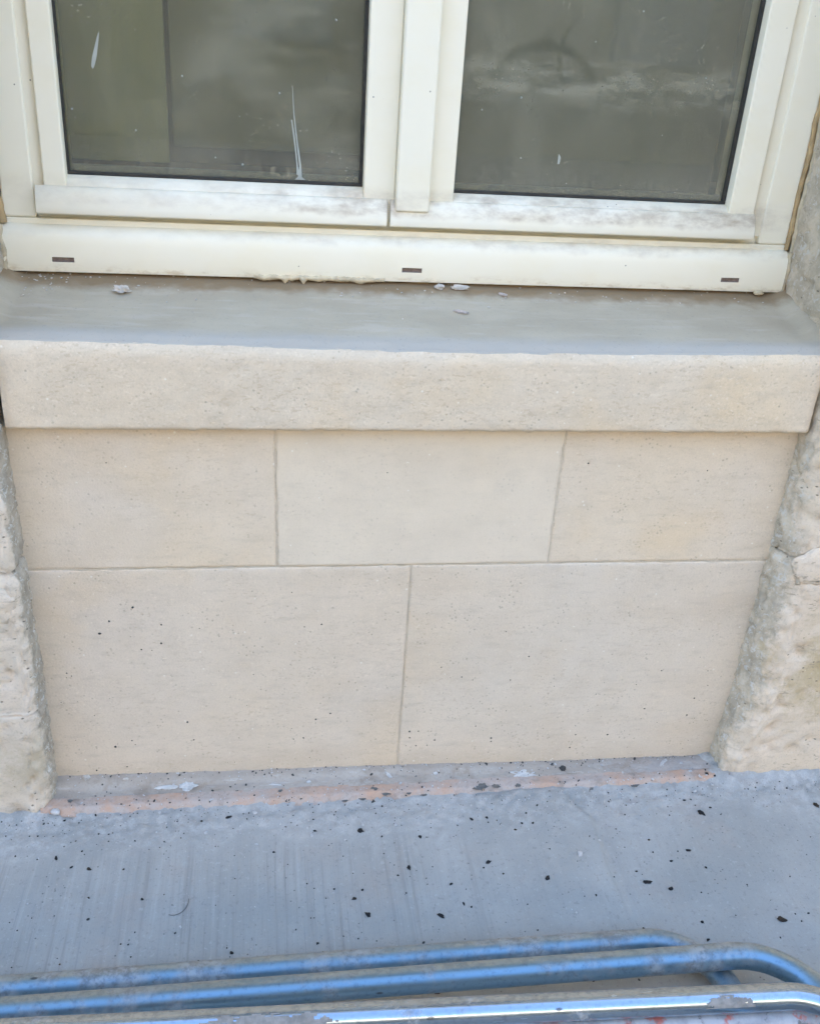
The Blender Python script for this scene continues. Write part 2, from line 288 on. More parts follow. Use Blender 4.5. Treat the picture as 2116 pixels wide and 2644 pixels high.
def tile_mat():
    b = NB('terracotta_edge')
    xyz = b.sep()
    n = b.noise(40, 6, .7)
    col = b.mix(b.ramp(n, .35, .68), (.49, .315, .215), (.45, .325, .24))
    film = b.ramp(b.noise(13, 6, .7, b.map(loc=(3, 1, 5))), .36, .58)
    col = b.mix(b.math('MULTIPLY', film, .7), col, (.42, .385, .345))
    col = b.mix(b.math('MULTIPLY', b.ramp(b.noise(230, 4, .7), .5, .75), .45), col, (.22, .17, .13))
    dirt = b.ramp(b.noise(21, 6, .72, b.map(loc=(1, 7, 2))), .52, .66)
    col = b.mix(b.math('MULTIPLY', dirt, .6), col, (.24, .20, .16))
    b.bsdf(col, .9, normal=b.bump(n, .5, .002), spec=.2)
    return b.m
M['tile'] = tile_mat()

def pavement_mat():
    b = NB('brushed_concrete')
    xyz = b.sep()
    base = b.mix(b.ramp(b.noise(4.5, 6, .62), .34, .68), (.30, .30, .275), (.365, .36, .33))
    st = b.noise(1, 6, .62, b.map(scale=(95, 2.6, 1)))
    st2 = b.noise(1, 5, .6, b.map(scale=(260, 5, 1), loc=(4, 2, 0)))
    leftw = b.ramp(xyz[0], .45, .15, .25, 1.0)
    away = b.ramp(xyz[1], -.12, -.20, .15, 1.0)
    k = b.math('MULTIPLY', leftw, away)
    col = b.mix(b.math('MULTIPLY', b.math('MULTIPLY', b.ramp(st, .50, .74), .55), k), base, (.19, .18, .16))
    col = b.mix(b.math('MULTIPLY', b.math('MULTIPLY', b.ramp(st, .46, .28), .35), k), col, (.45, .44, .41))
    col = b.mix(b.math('MULTIPLY', b.math('MULTIPLY', b.ramp(st2, .56, .72), .4), k), col, (.22, .23, .235))
    # crumbly efflorescence close to the wall
    wob = b.math('ADD', xyz[1], b.math('MULTIPLY', b.math('SUBTRACT', b.noise(9, 5, .6), .5), .22))
    nearw = b.ramp(wob, -.19, -.10)
    rough_n = b.noise(60, 6, .72)
    col = b.mix(b.math('MULTIPLY', b.math('MULTIPLY', nearw, b.ramp(rough_n, .42, .68)), .7), col, (.50, .485, .45))
    col = b.mix(b.math('MULTIPLY', b.math('MULTIPLY', nearw, b.ramp(b.noise(36, 6, .7, b.map(loc=(5, 5, 0))), .54, .68)), .6), col, (.29, .265, .235))
    brown = b.math('MULTIPLY', b.ramp(b.noise(6, 4, .6, b.map(loc=(1.3, 8, 0))), .53, .68), .35)
    col = b.mix(brown, col, (.35, .30, .25))
    fine = b.noise(300, 3, .7)
    col = b.mix(b.math('MULTIPLY', b.ramp(fine, .5, .76), .3), col, (.2, .205, .21))
    crisp = b.noise(120, 3, .65)
    col = b.mix(b.math('MULTIPLY', b.ramp(crisp, .60, .66), .35), col, (.20, .19, .175))
    col = b.mix(b.math('MULTIPLY', b.ramp(crisp, .38, .33), .3), col, (.47, .46, .43))
    spk = b.math('MULTIPLY', b.ramp(b.voro(95), .16, .07), b.ramp(b.noise(16, 3), .50, .60))
    col = b.mix(b.math('MULTIPLY', spk, .75), col, (.05, .05, .05))
    white = b.math('MULTIPLY', b.ramp(b.voro(70, b.map(loc=(4, 4, 0))), .11, .06), b.ramp(b.noise(14, 3, vec=b.map(loc=(9, 0, 0))), .52, .62))
    col = b.mix(b.math('MULTIPLY', b.math('MULTIPLY', white, .8), b.math('ADD', nearw, .15)), col, (.62, .6, .57))
    h = b.math('ADD', b.math('MULTIPLY', b.math('MULTIPLY', st, 1.2), k), b.math('MULTIPLY', fine, .35))
    h = b.math('ADD', h, b.math('MULTIPLY', b.math('MULTIPLY', rough_n, nearw), 2.0))
    b.bsdf(col, b.ramp(b.noise(12, 4), .3, .7, .55, .75), normal=b.bump(h, .45, .0015), spec=.45)
    return b.m
M['pavement'] = pavement_mat()

def steel_mat(name, grime, seed, tint=(.40, .43, .46), rough=(.16, .34)):
    b = NB(name)
    v = b.map(loc=(seed, seed * .7, seed * .3))
    long = b.noise(1, 5, .6, b.map(scale=(8, 60, 60), loc=(seed, 0, 0)))
    fine = b.noise(140, 4, .7, v)
    r = b.ramp(long, .3, .7, rough[0], rough[1])
    bmp = b.bump(b.math('ADD', b.math('MULTIPLY', fine, .25), b.noise(28, 4, .6, v)), .10, .0012)
    met = b.bsdf(b.mix(b.ramp(fine, .5, .75), tint, tuple(x * .72 for x in tint)), r, 1.0, bmp, out=False)
    g1 = b.ramp(b.noise(11, 6, .68, v), .66 - grime, .80 - grime * .7)
    g2 = b.math('MULTIPLY', b.ramp(b.voro(30, b.map(scale=(.6, 1.4, 1.4), loc=(seed, 2, 3))), .12, .05), b.ramp(b.noise(7, 2, .5, v), .5, .58))
    gcol = b.mix(b.ramp(b.noise(70, 5, .7, v), .38, .64), (.40, .40, .39), (.20, .185, .165))
    rust = b.ramp(b.noise(9, 5, .7, b.map(loc=(seed + 4, 1, 1))), .66, .74)
    gcol = b.mix(rust, gcol, (.22, .105, .05))
    dif = b.bsdf(gcol, .8, 0, b.bump(fine, .4, .001), .3, out=False)
    drk = b.bsdf((.05, .05, .052), .6, 0, None, .3, out=False)
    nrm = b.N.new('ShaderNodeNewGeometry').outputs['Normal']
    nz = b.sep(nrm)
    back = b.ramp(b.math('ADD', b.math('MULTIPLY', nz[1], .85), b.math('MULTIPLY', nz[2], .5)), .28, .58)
    dust_refl_fac = b.math('MULTIPLY', back, b.ramp(b.noise(1, 5, .65, b.map(scale=(14, 60, 60), loc=(seed, 1, 1))), .25, .6, .35, .85))
    dust_refl = b.bsdf(b.mix(b.ramp(b.noise(90, 4, .7, v), .4, .65), (.50, .41, .285), (.33, .27, .19)), .9, 0, None, .15, out=False)  # dust whose beige also paints in the wall's reflection on the wall-facing side
    m0 = b.N.new('ShaderNodeMixShader'); b.lk(b.math('MULTIPLY', dust_refl_fac, .65), m0.inputs[0]); b.lk(met, m0.inputs[1]); b.lk(dust_refl, m0.inputs[2])
    m1 = b.N.new('ShaderNodeMixShader'); b.lk(b.math('MULTIPLY', g1, .75), m1.inputs[0]); b.lk(m0.outputs[0], m1.inputs[1]); b.lk(dif, m1.inputs[2])
    m2 = b.N.new('ShaderNodeMixShader'); b.lk(b.math('MULTIPLY', g2, .8), m2.inputs[0]); b.lk(m1.outputs[0], m2.inputs[1]); b.lk(drk, m2.inputs[2])
    b.lk(m2.outputs[0], b.out.inputs[0])
    return b.m
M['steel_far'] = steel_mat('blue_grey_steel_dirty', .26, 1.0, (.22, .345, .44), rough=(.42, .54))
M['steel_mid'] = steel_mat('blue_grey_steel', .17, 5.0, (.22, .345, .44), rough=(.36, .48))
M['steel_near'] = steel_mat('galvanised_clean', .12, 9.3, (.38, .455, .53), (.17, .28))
def painted_mat():
    b = NB('worn_white_paint')
    n = b.noise(26, 6, .7)
    col = b.mix(b.ramp(n, .38, .66), (.40, .40, .40), (.26, .26, .265))
    red = b.ramp(b.math('ADD', b.noise(13, 5, .7, b.map(loc=(1.2, 0, 0))), 0), .54, .60)
    xr = b.ramp(b.sep()[0], .25, .55, .1, 1.0)
    col = b.mix(b.math('MULTIPLY', red, xr), col, (.42, .13, .10))
    col = b.mix(b.ramp(b.noise(60, 5, .7), .58, .66), col, (.12, .115, .11))
    b.bsdf(col, .45, normal=b.bump(n, .4, .0015), spec=.5)
    return b.m
M['painted'] = painted_mat()

def glass_mat(name, kind):
    b = NB(name)
    fr = b.N.new('ShaderNodeFresnel'); fr.inputs[0].default_value = 1.5
    tr = b.N.new('ShaderNodeBsdfTransparent'); tr.inputs[0].default_value = (.88, .90, .83, 1)
    gl = b.N.new('ShaderNodeBsdfGlossy'); gl.inputs['Roughness'].default_value = .03
    gl.inputs[0].default_value = (1, 1, 1, 1)
    m1 = b.N.new('ShaderNodeMixShader'); b.lk(b.math('MULTIPLY', fr.outputs[0], 1.6), m1.inputs[0])
    b.lk(tr.outputs[0], m1.inputs[1]); b.lk(gl.outputs[0], m1.inputs[2])
    xyz = b.sep()
    x, z = xyz[0], xyz[2]
    film = b.ramp(b.noise(7, 6, .65, b.map(scale=(1, 1, .7)), .6), .36, .72)
    streak = b.ramp(b.noise(1, 5, .6, b.map(scale=(70, 1, 4))), .45, .75)
    speck = b.math('MULTIPLY', b.ramp(b.voro(150), .22, .10), b.ramp(b.noise(18, 4, .6), .5, .66))
    a = b.math('ADD', b.math('ADD', b.math('MULTIPLY', film, .08), b.math('MULTIPLY', streak, .025)), .085 if kind == 'left' else .135)
    if kind == 'right':
        band = b.math('MULTIPLY', b.ramp(b.math('ADD', z, b.math('MULTIPLY', b.noise(13, 5, .6), .05)), 1.135, 1.16), b.ramp(z, 1.20, 1.165))
        a = b.math('ADD', a, b.math('MULTIPLY', b.math('MULTIPLY', band, b.ramp(b.noise(1, 5, .65, b.map(scale=(16, 1, 50))), .38, .66)), .18))
        def ring(cx, cz, sx, r, wd):
            dx = b.math('MULTIPLY', b.math('SUBTRACT', x, cx), sx); dz = b.math('SUBTRACT', z, cz)
            d = b.math('SQRT', b.math('ADD', b.math('MULTIPLY', dx, dx), b.math('MULTIPLY', dz, dz)))
            d = b.math('ADD', d, b.math('MULTIPLY', b.math('SUBTRACT', b.noise(30, 4), .5), .012))
            return b.ramp(b.math('ABSOLUTE', b.math('SUBTRACT', d, r)), wd, 0.0)
        up = b.ramp(z, 1.145, 1.16)
        wipe = b.math('MULTIPLY', ring(.415, 1.13, .9, .072, .013), up)
        wipe = b.math('MAXIMUM', wipe, b.math('MULTIPLY', ring(.50, 1.19, 1, .065, .006), b.ramp(x, .455, .44)))
        a = b.math('MULTIPLY', a, b.math('SUBTRACT', 1.0, b.math('MULTIPLY', wipe, .4)))
    else:
        refl_swath = b.ramp(b.noise(1, 3, .5, b.map(scale=(4, 1, 11), rot=(0, .5, 0), loc=(.3, 0, .2))), .45, .62)  # soft diagonal reflections painted into the film of the left pane
        a = b.math('ADD', a, b.math('MULTIPLY', b.math('MULTIPLY', refl_swath, b.ramp(x, -.16, -.05)), .12))
    a = b.math('ADD', a, b.math('MULTIPLY', speck, .45))
    low = b.ramp(z, 1.05, .985)
    a = b.math('ADD', a, b.math('MULTIPLY', b.math('MULTIPLY', low, b.ramp(b.noise(90, 5, .7), .45, .7)), .22))
    df = b.N.new('ShaderNodeBsdfDiffuse'); df.inputs[0].default_value = (.50, .47, .355, 1)
    m2 = b.N.new('ShaderNodeMixShader'); b.lk(a, m2.inputs[0]); b.lk(m1.outputs[0], m2.inputs[1]); b.lk(df.outputs[0], m2.inputs[2])
    b.lk(m2.outputs[0], b.out.inputs[0])
    return b.m
M['glass_l'] = glass_mat('dusty_glass_left', 'left')
M['glass_r'] = glass_mat('dusty_glass_right', 'right')

# ------------------------------------------------------------------ object helpers
def empty(name, loc, label=None, cat=None, group=None):
    o = bpy.data.objects.new(name, None); COL.objects.link(o); o.location = loc
    o.empty_display_size = .1
    if label: o['label'] = label
    if cat: o['category'] = cat
    if group: o['group'] = group
    return o
WORLD = {}
def world_loc(o):
    l = Vector(o.location); p = o.parent
    while p is not None:
        l += Vector(p.location); p = p.parent
    return l
def link(name, me, mat=None, parent=None, smooth=False, origin=None):
    """me is in world coordinates; origin moves the object's own origin"""
    o = bpy.data.objects.new(name, me); COL.objects.link(o)
    if mat is not None: me.materials.append(mat)
    if parent is not None:
        o.parent = parent
        o.location = -world_loc(parent)
    elif origin is not None:
        me.transform(Matrix.Translation(-Vector(origin))); o.location = origin
    if smooth:
        me.polygons.foreach_set('use_smooth', [True] * len(me.polygons))
    me.update()
    return o
def tag(o, label=None, cat=None, group=None, kind=None):
    if label: o['label'] = label
    if cat: o['category'] = cat
    if group: o['group'] = group
    if kind: o['kind'] = kind
    return o
def mesh_from(verts, faces, name='m'):
    me = bpy.data.meshes.new(name); me.from_pydata(verts, [], faces); me.update(); return me
def bm_mesh(bm, name='m'):
    bmesh.ops.recalc_face_normals(bm, faces=bm.faces)
    me = bpy.data.meshes.new(name); bm.to_mesh(me); bm.free(); return me
def add_box(bm, x0, x1, y0, y1, z0, z1, bevel=0.0, seg=2):
    vs = [bm.verts.new(c) for c in ((x0,y0,z0),(x1,y0,z0),(x1,y1,z0),(x0,y1,z0),(x0,y0,z1),(x1,y0,z1),(x1,y1,z1),(x0,y1,z1))]
    fs = [bm.faces.new([vs[i] for i in f]) for f in ((0,3,2,1),(4,5,6,7),(0,1,5,4),(1,2,6,5),(2,3,7,6),(3,0,4,7))]
    if bevel > 0:
        es = list({e for f in fs for e in f.edges})
        bmesh.ops.bevel(bm, geom=es, offset=bevel, segments=seg, profile=.5, affect='EDGES', clamp_overlap=True)
def box(name, x0, x1, y0, y1, z0, z1, mat, parent=None, bevel=0.0, origin=None):
    bm = bmesh.new(); add_box(bm, x0, x1, y0, y1, z0, z1, bevel)
    return link(name, bm_mesh(bm, name), mat, parent, origin=origin)
def prism(name, prof, axis, a, b, mat, parent=None, smooth_ang=None, shear=None):
    """closed profile swept along x (prof = y,z) or z (prof = x,y)"""
    n = len(prof); V = []
    for t in (a, b):
        for p, q in prof:
            V.append((t, p, q) if axis == 'x' else (p, q, t))
    F = [tuple(range(n)), tuple(range(2 * n - 1, n - 1, -1))] + [(i, n + i, n + (i + 1) % n, (i + 1) % n) for i in range(n)]
    me = mesh_from(V, F, name)
    bm = bmesh.new(); bm.from_mesh(me); bmesh.ops.recalc_face_normals(bm, faces=bm.faces)
    bmesh.ops.bevel(bm, geom=[e for e in bm.edges if len(e.link_faces) == 2 and e.calc_face_angle(0) > .9], offset=.0012, segments=2, profile=.5, affect='EDGES', clamp_overlap=True)
    bm.to_mesh(me); bm.free()
    o = link(name, me, mat, parent)
    me.polygons.foreach_set('use_smooth', [len(p.vertices) < 9 for p in me.polygons])
    try: me.set_sharp_from_angle(angle=math.radians(40))
    except Exception: pass
    return o
def fbm(p, oct=4, H=.6):
    return noise.fractal(p, H, 2.1, oct, noise_basis='PERLIN_ORIGINAL')
def smooth(a, b, x):
    t = max(0.0, min(1.0, (x - a) / (b - a))); return t * t * (3 - 2 * t)

# ------------------------------------------------------------------ ground
xs = [-9, -6, -4, -2.5, -1.6, -1.1, -.8] + [-.62 + i * .0065 for i in range(int(1.95 / .0065))] + [1.36, 1.5, 1.9, 2.6, 4, 6, 9]
ys = [-2.4, -2.0, -1.6, -1.3, -1.1, -.95, -.85, -.78] + [-.72 + i * .0065 for i in range(int(.75 / .0065) + 1)]
V = []
for y in ys:
    for x in xs:
        z = 0.0
        if -.8 < x < 1.5 and y > -.8:
            p = Vector((x, y, 0))
            near = smooth(-.17, -.075, y + .02 * fbm(p * 9, 3))
            z += .0022 * fbm(Vector((x * 5, y * 3, 1)), 3)
            z += near * (.0045 * fbm(p * 45, 4) + .003 * max(0, fbm(p * 16 + Vector((3, 1, 0)), 3)))
            z += .0006 * fbm(Vector((x * 110, y * 2.5, 4)), 3) * smooth(-.12, -.2, y) * smooth(.5, .1, x)
            # worn slab edge running out from the wall right of the middle
            xc = .531 + .026 * smooth(-.07, -.16, y) + .004 * math.sin(y * 30)
            fade = smooth(-.40, -.22, y) * smooth(-.05, -.08, y)
            z += fade * (.0085 * smooth(xc + .005, xc - .001, x) * smooth(xc - .22, xc - .02, x) - .0015)
            # a fillet of cement lapped up against the foot of the right-hand stones
            if x > .78:
                z += .012 * smooth(-.085, -.05, y) * smooth(.78, .86, x) * (1 + .5 * fbm(p * 20, 3))
            if x < -.34:
                z += .006 * smooth(-.09, -.06, y) * smooth(-.34, -.38, x)
        V.append((x, y, z))
nx = len(xs)
F = [(j * nx + i, j * nx + i + 1, (j + 1) * nx + i + 1, (j + 1) * nx + i) for j in range(len(ys) - 1) for i in range(nx - 1)]
# kerb face
base = len(V)
for x in xs: V.append((x, -2.4, -.125))
F += [(base + i, base + i + 1, i + 1, i) for i in range(nx - 1)]
pav = link('pavement', mesh_from(V, F), M['pavement'], smooth=True)
tag(pav, kind='structure')
road = link('road', mesh_from([(-250, -250, -.12), (250, -250, -.12), (250, 250, -.12), (-250, 250, -.12)], [(0, 1, 2, 3)]), M['road'])
tag(road, kind='structure')

# ------------------------------------------------------------------ the stone building
BLD = empty('stone_building', (.25, 0, 0), 'pale limestone building front with a cream window above a stone sill and panel', 'building')
# --- rear shell: upper wall, side walls and roof keep the sun off the street side
bm = bmesh.new()
add_box(bm, -26, -1.0, -.055, .40, -.1, 10.7)
add_box(bm, 1.5, 26, -.055, .40, -.1, 10.7)
add_box(bm, -1.0, 1.5, -.055, .40, 2.75, 10.7)
link('wall', bm_mesh(bm), M['wall'], BLD)
bm = bmesh.new()
add_box(bm, -26, 26, .402, 8, 3.2, 10.6)
add_box(bm, -9, 9, 7.6, 8, -.1, 3.198)
add_box(bm, -9, -8.6, .402, 7.598, -.1, 3.198)
add_box(bm, 8.6, 9, .402, 7.598, -.1, 3.198)
add_box(bm, -8.598, 8.598, .402, 7.598, -.1, .1)
link('room_shell', bm_mesh(bm), M['room'], BLD)
box('roof', -26.2, 26.2, -.35, 8.2, 10.702, 10.85, M['roof'], BLD)

# --- the infill panel of cut stones
APRON = link('infill_panel', mesh_from([(-.42, .0015, -.03), (.92, .0015, -.03), (.92, .0015, .69), (-.42, .0015, .69)], [(0, 1, 2, 3)]), M['joint'], BLD)
def cut_stone(tl, tr, bl, br, mat, seed, parent):
    nx, nz = 44, 30
    V, F, rnd = [], [], random.Random(seed)
    idx = {}
    def pos(u, v):
        t = Vector(tl).lerp(Vector(tr), u); b_ = Vector(bl).lerp(Vector(br), u)
        return b_.lerp(t, v)
    us = [0, .004, .01] + [.02 + .96 * i / (nx - 6) for i in range(nx - 5)] + [.99, .996, 1]
    vs = [0, .006, .015] + [.03 + .94 * i / (nz - 6) for i in range(nz - 5)] + [.985, .994, 1]
    for j, v in enumerate(vs):
        for i, u in enumerate(us):
            p = pos(u, v)
            du = min(u, 1 - u); dv = min(v, 1 - v)
            e = 1 if (du == 0 or dv == 0) else (.35 if (du < .006 or dv < .009) else 0)
            y = .0006 * fbm(Vector((p.x * 22, p.y * 22, seed)), 4) + .0011 * fbm(Vector((p.x * 3, p.y * 3, seed + 5)), 2) + e * .0011
            x, z = p.x, p.y
            if e == 1:
                q = .0019 * fbm(Vector((p.x * 60, p.y * 60, seed + 9)), 4)
                if du == 0: x += q
                if dv == 0: z += q
            V.append((x, y, z))
    n = len(us); m = len(vs)
    F = [(j * n + i, j * n + i + 1, (j + 1) * n + i + 1, (j + 1) * n + i) for j in range(m - 1) for i in range(n - 1)]
    ring = [i for i in range(n)] + [j * n + n - 1 for j in range(1, m)] + [(m - 1) * n + i for i in range(n - 2, -1, -1)] + [j * n for j in range(m - 2, 0, -1)]
    b0 = len(V)
    for r in ring: V.append((V[r][0], .03, V[r][2]))
    k = len(ring)
    F += [(ring[i], b0 + i, b0 + (i + 1) % k, ring[(i + 1) % k]) for i in range(k)]
    return link('stone', mesh_from(V, F), mat, parent, smooth=True)
g = .0016
cut_stone((-.40, .69), (.0175 - g, .69), (-.40, .4375 + g), (.0205 - g, .4365 + g), M['stone_a'], 1, APRON)
cut_stone((.0175 + g, .69), (.463 - g, .69), (.0205 + g, .4365 + g), (.464 - g, .4352 + g), M['stone_b'], 2, APRON)
cut_stone((.463 + g, .69), (.90, .69), (.464 + g, .4352 + g), (.90, .4335 + g), M['stone_c'], 3, APRON)
cut_stone((-.40, .4375 - g), (.236 - g, .4358 - g), (-.40, -.02), (.2362 - g, -.02), M['stone_d'], 4, APRON)
cut_stone((.236 + g, .4358 - g), (.90, .4335 - g), (.2362 + g, -.02), (.90, -.02), M['stone_e'], 5, APRON)
# splashed dirt dots on the stones
bm = bmesh.new(); R = random.Random(4)
def dot(bm, x, y, z, r, flat):
    k = 7; c = bm.verts.new((x, y - flat, z)); ring = []
    a0 = R.random() * 6
    for i in range(k):
        a = a0 + i / k * 6.283; rr = r * R.uniform(.7, 1.25)
        ring.append(bm.verts.new((x + math.cos(a) * rr * 1.05, y + .0004, z + math.sin(a) * rr)))
    for i in range(k): bm.faces.new((c, ring[i], ring[(i + 1) % k]))
for x, z, r in SPECKS:
    dot(bm, x, -.0006, z, r * .95, .0012)
for i in range(90):
    x = R.uniform(-.33, .82); z = abs(R.gauss(0, .13)) + .02
    if z < .6: dot(bm, x, -.0006, z, R.uniform(.0004, .0008), .0007)
tag(link('dirt_speck', bm_mesh(bm), M['crumb_grey'], BLD), kind='stuff')

# --- old rough stones beside the panel and the window
def rough_stone(side, z0, z1, mat, seed, yin=.012, far=.66, foot=False, lip=(1.0, 1.0)):
    """one weathered block; side +1 = right of the panel, -1 = left"""
    zs = []; z = z0
    while z < z1 - 1e-6:
        zs.append(z); z += .0065 if z < 1.3 else .06
    zs.append(z1)
    V, A, F = [], [], []
    nR, nA, nF = 14, 22, 46
    n = nR + nA + nF
    for j, z in enumerate(zs):
        if side > 0:
            xi = .851 - .0016 * math.sin(z * 9) - .012 * smooth(.16, .0, z)
            d = .058
            r = .026 + .030 * smooth(.78, .5, z) * smooth(.0, .2, z) + .010 * fbm(Vector((z * 9, 2, seed)), 3)
            if z > .8: xi = .853; r = .016 + .006 * fbm(Vector((z * 12, 2, seed)), 3)
        else:
            xi = -.357 + .003 * math.sin(z * 7) + .003 * smooth(.2, .0, z)
            d = .060
            r = .014 + .016 * smooth(.30, .02, z) + .008 * abs(fbm(Vector((z * 11, 5, seed)), 3))
            if z > .8: xi = -.373
        r = max(.006, min(r, d - .008))
        edge = min(z - z0, z1 - z)
        rec = .0055 * (lip[1] if z > (z0 + z1) / 2 else lip[0]) * smooth(.011, 0.0, edge) if not foot or z > (z0 + z1) / 2 else 0
        if foot and z < .03: rec = 0
        for i in range(n):
            if i < nR:
                t = i / (nR - 1); x, y = 0.0, yin + ( -d + r - yin) * t; nxm, nym = -1, 0; mo = 1.0 - .25 * t
            elif i < nR + nA:
                t = (i - nR + 1) / nA; a = t * math.pi / 2
                x, y = r * (1 - math.cos(a)), -d + r - r * math.sin(a); nxm, nym = -math.cos(a), -math.sin(a); mo = .78 - .85 * t
            else:
                t = (i - nR - nA + 1) / nF; x, y = r + (far - r) * t ** 1.5, -d; nxm, nym = 0, -1; mo = -.2 - 1.5 * t
            wx = xi + side * x
            p = Vector((wx, y * 1.0, z))
            rgh = 1.0 if side > 0 else .85
            dd = rgh * ((.0042 if i <= nR + nA else .0014) * fbm(p * (26 if i <= nR + nA else 11) + Vector((seed, 0, 0)), 5) + (.0036 if i <= nR + nA else .0009) * fbm(p * 85 + Vector((0, seed, 0)), 4))
            pit = fbm(p * 42 + Vector((seed * 3, 4, 0)), 2)
            dd -= .016 * max(0, pit - .36)
            inner = smooth(0, .3, (yin - y) / .08) if i < nR else 1.0
            dd *= (.25 + .75 * inner)
            if i > nR + nA: dd *= (1 - .55 * smooth(.2, 1, t))
            dd -= rec * inner
            V.append((wx + side * nxm * dd, y + nym * dd, z))
            A.append(mo + (.25 if (side > 0 and .12 < z < .52) else 0) - (.35 if z > .8 and i >= nR else 0))
    m = len(zs)
    F = [(j * n + i, j * n + i + 1, (j + 1) * n + i + 1, (j + 1) * n + i) for j in range(m - 1) for i in range(n - 1)]
    # close the block back into the wall at joints
    for j in (0, m - 1):
        b0 = len(V)
        for i in range(n):
            vx, vy, vz = V[j * n + i]
            V.append((vx + side * (.03 if i < nR else .012), min(vy + .03, .2), vz)); A.append(.3)
        F += [(j * n + i, j * n + i + 1, b0 + i + 1, b0 + i) for i in range(n - 1)]
    me = mesh_from(V, F)
    at = me.attributes.new('mortar', 'FLOAT', 'POINT'); at.data.foreach_set('value', A)
    return me
PR = box('pier', .876, 1.497, -.042, .40, -.1, 2.748, M['joint'], BLD)
PL = box('pier', -.997, -.392, -.042, .40, -.1, 2.748, M['joint'], BLD)
for z0, z1, f, yi, sd in ((-.02, .462, True, .012, 1), (.466, .806, False, .012, 2), (.810, 1.52, False, .17, 3), (1.524, 2.74, False, .17, 4)):
    link('stone', rough_stone(1, z0, z1, None, sd, yi, foot=f), M['pier_r'], PR, smooth=True)
for z0, z1, f, yi, sd in ((-.02, .205, True, .012, 11), (.209, .462, False, .012, 12), (.467, .806, False, .012, 13), (.810, 1.58, False, .17, 14), (1.584, 2.74, False, .17, 15)):
    link('stone', rough_stone(-1, z0, z1, None, sd, yi, foot=f, lip={11: (.3, .25), 12: (.25, 1)}.get(sd, (1, 1))), M['pier_l'], PL, smooth=True)

def blob(name, c, r, mat, seed, parent=None, sub=2, amp=.35, smooth_=True, freq=1.6, rot=0.0, flat_bottom=False, origin=True):
    bm = bmesh.new(); bmesh.ops.create_icosphere(bm, subdivisions=sub, radius=1)
    cr, sr = math.cos(rot), math.sin(rot)
    for v in bm.verts:
        k = 1 + amp * fbm(v.co * freq + Vector((seed * 7.3, seed, 0)), 3)
        q = Vector((v.co.x * r[0], v.co.y * r[1], v.co.z * r[2])) * k
        if flat_bottom: q.z = max(q.z, -.15 * r[2])
        v.co = Vector((q.x * cr - q.y * sr, q.x * sr + q.y * cr, q.z)) + Vector(c)
    return link(name, bm_mesh(bm), mat, parent, smooth_, origin=None if parent else c)
# pale patch of repair mortar on the left stones
b_ = blob('mortar_patch', (-.392, -.0585, .415), (.026, .006, .034), M['pier_l'], 3, PL, 4, .3, True, 1.5)
b_ = blob('mortar_patch', (.905, -.0565, .452), (.036, .0045, .034), M['pier_r'], 8, PR, 4, .3, True, 1.4)
# cement blob in the left corner at the ground
blob('cement_blob', (-.348, -.062, .006), (.007, .006, .006), M['chip'], 5, BLD, 3, .3)

# --- window sill: cut stone with a trowelled cement wash on top
def sill_grid():
    xs_ = [-.352 + .0065 * i for i in range(int(1.197 / .0065) + 1)] + [.8455]
    prof = [(.030, .682), (-.026, .682), (-.0325, .6835), (-.0355, .687)] + [(-.036, .690 + i * .0065) for i in range(15)] + [(-.0358, .789), (-.0345, .796), (-.031, .802), (-.026, .8065)]
    V = []; n = len(prof)
    for x in xs_:
        for k, (y, z) in enumerate(prof):
            p = Vector((x, y, z))
            wv = .0035 * math.cos((x - .3) * 4.6) * smooth(.78, .80, z) * -1
            dd = (.0011 * fbm(p * 40, 4) + .0008 * fbm(p * 130, 3)) * smooth(.808, .790, z)
            lowj = .0018 * fbm(Vector((x * 55, 1, 2)), 4) if 0 < k < 4 else 0
            e = smooth(.008, 0, min(x + .352, .8455 - x)) * .004
            V.append((x, y - dd + e, z + wv + lowj))
    F = [(i * n + k, i * n + k + 1, (i + 1) * n + k + 1, (i + 1) * n + k) for i in range(len(xs_) - 1) for k in range(n - 1)]
    for i in (0, len(xs_) - 1):
        b0 = len(V)
        for k in range(n): V.append((V[i * n + k][0], .05, V[i * n + k][2]))
        F += [(i * n + k, i * n + k + 1, b0 + k + 1, b0 + k) for k in range(n - 1)]
    return mesh_from(V, F)
SILL = link('window_sill', sill_grid(), M['stone_sill'], BLD, smooth=True)
ysl = [-.0285, -.027, -.0245, -.021, -.016] + [-.010 + .0075 * i for i in range(26)]
xsl = [-.38 + .0065 * i for i in range(int(1.25 / .0065) + 1)]
V = []
for yy in ysl:
    for x in xsl:
        t = (yy + .0285) / .20
        z = .8065 + .006 * smooth(-.0285, -.012, yy) + .0455 * max(0, (yy + .02) / .19)
        p = Vector((x, yy, 0))
        z += -.0035 * math.cos((x - .3) * 4.6) * smooth(.03, -.02, yy)
        z += .0012 * fbm(p * 14, 4) + .0006 * fbm(p * 60, 4)
        side = min(x + .372, .853 - x)
        z += .012 * smooth(.03, -.005, side) * smooth(-.01, .03, yy)
        y2 = yy + .0009 * fbm(Vector((x * 24, 3, 1)), 3) * smooth(-.01, -.028, yy)
        if yy < -.028: z -= .006
        V.append((x, y2, z))
n = len(xsl)
F = [(j * n + i, j * n + i + 1, (j + 1) * n + i + 1, (j + 1) * n + i) for j in range(len(ysl) - 1) for i in range(n - 1)]
link('cement_wash', mesh_from(V, F), M['topping'], SILL, smooth=True)

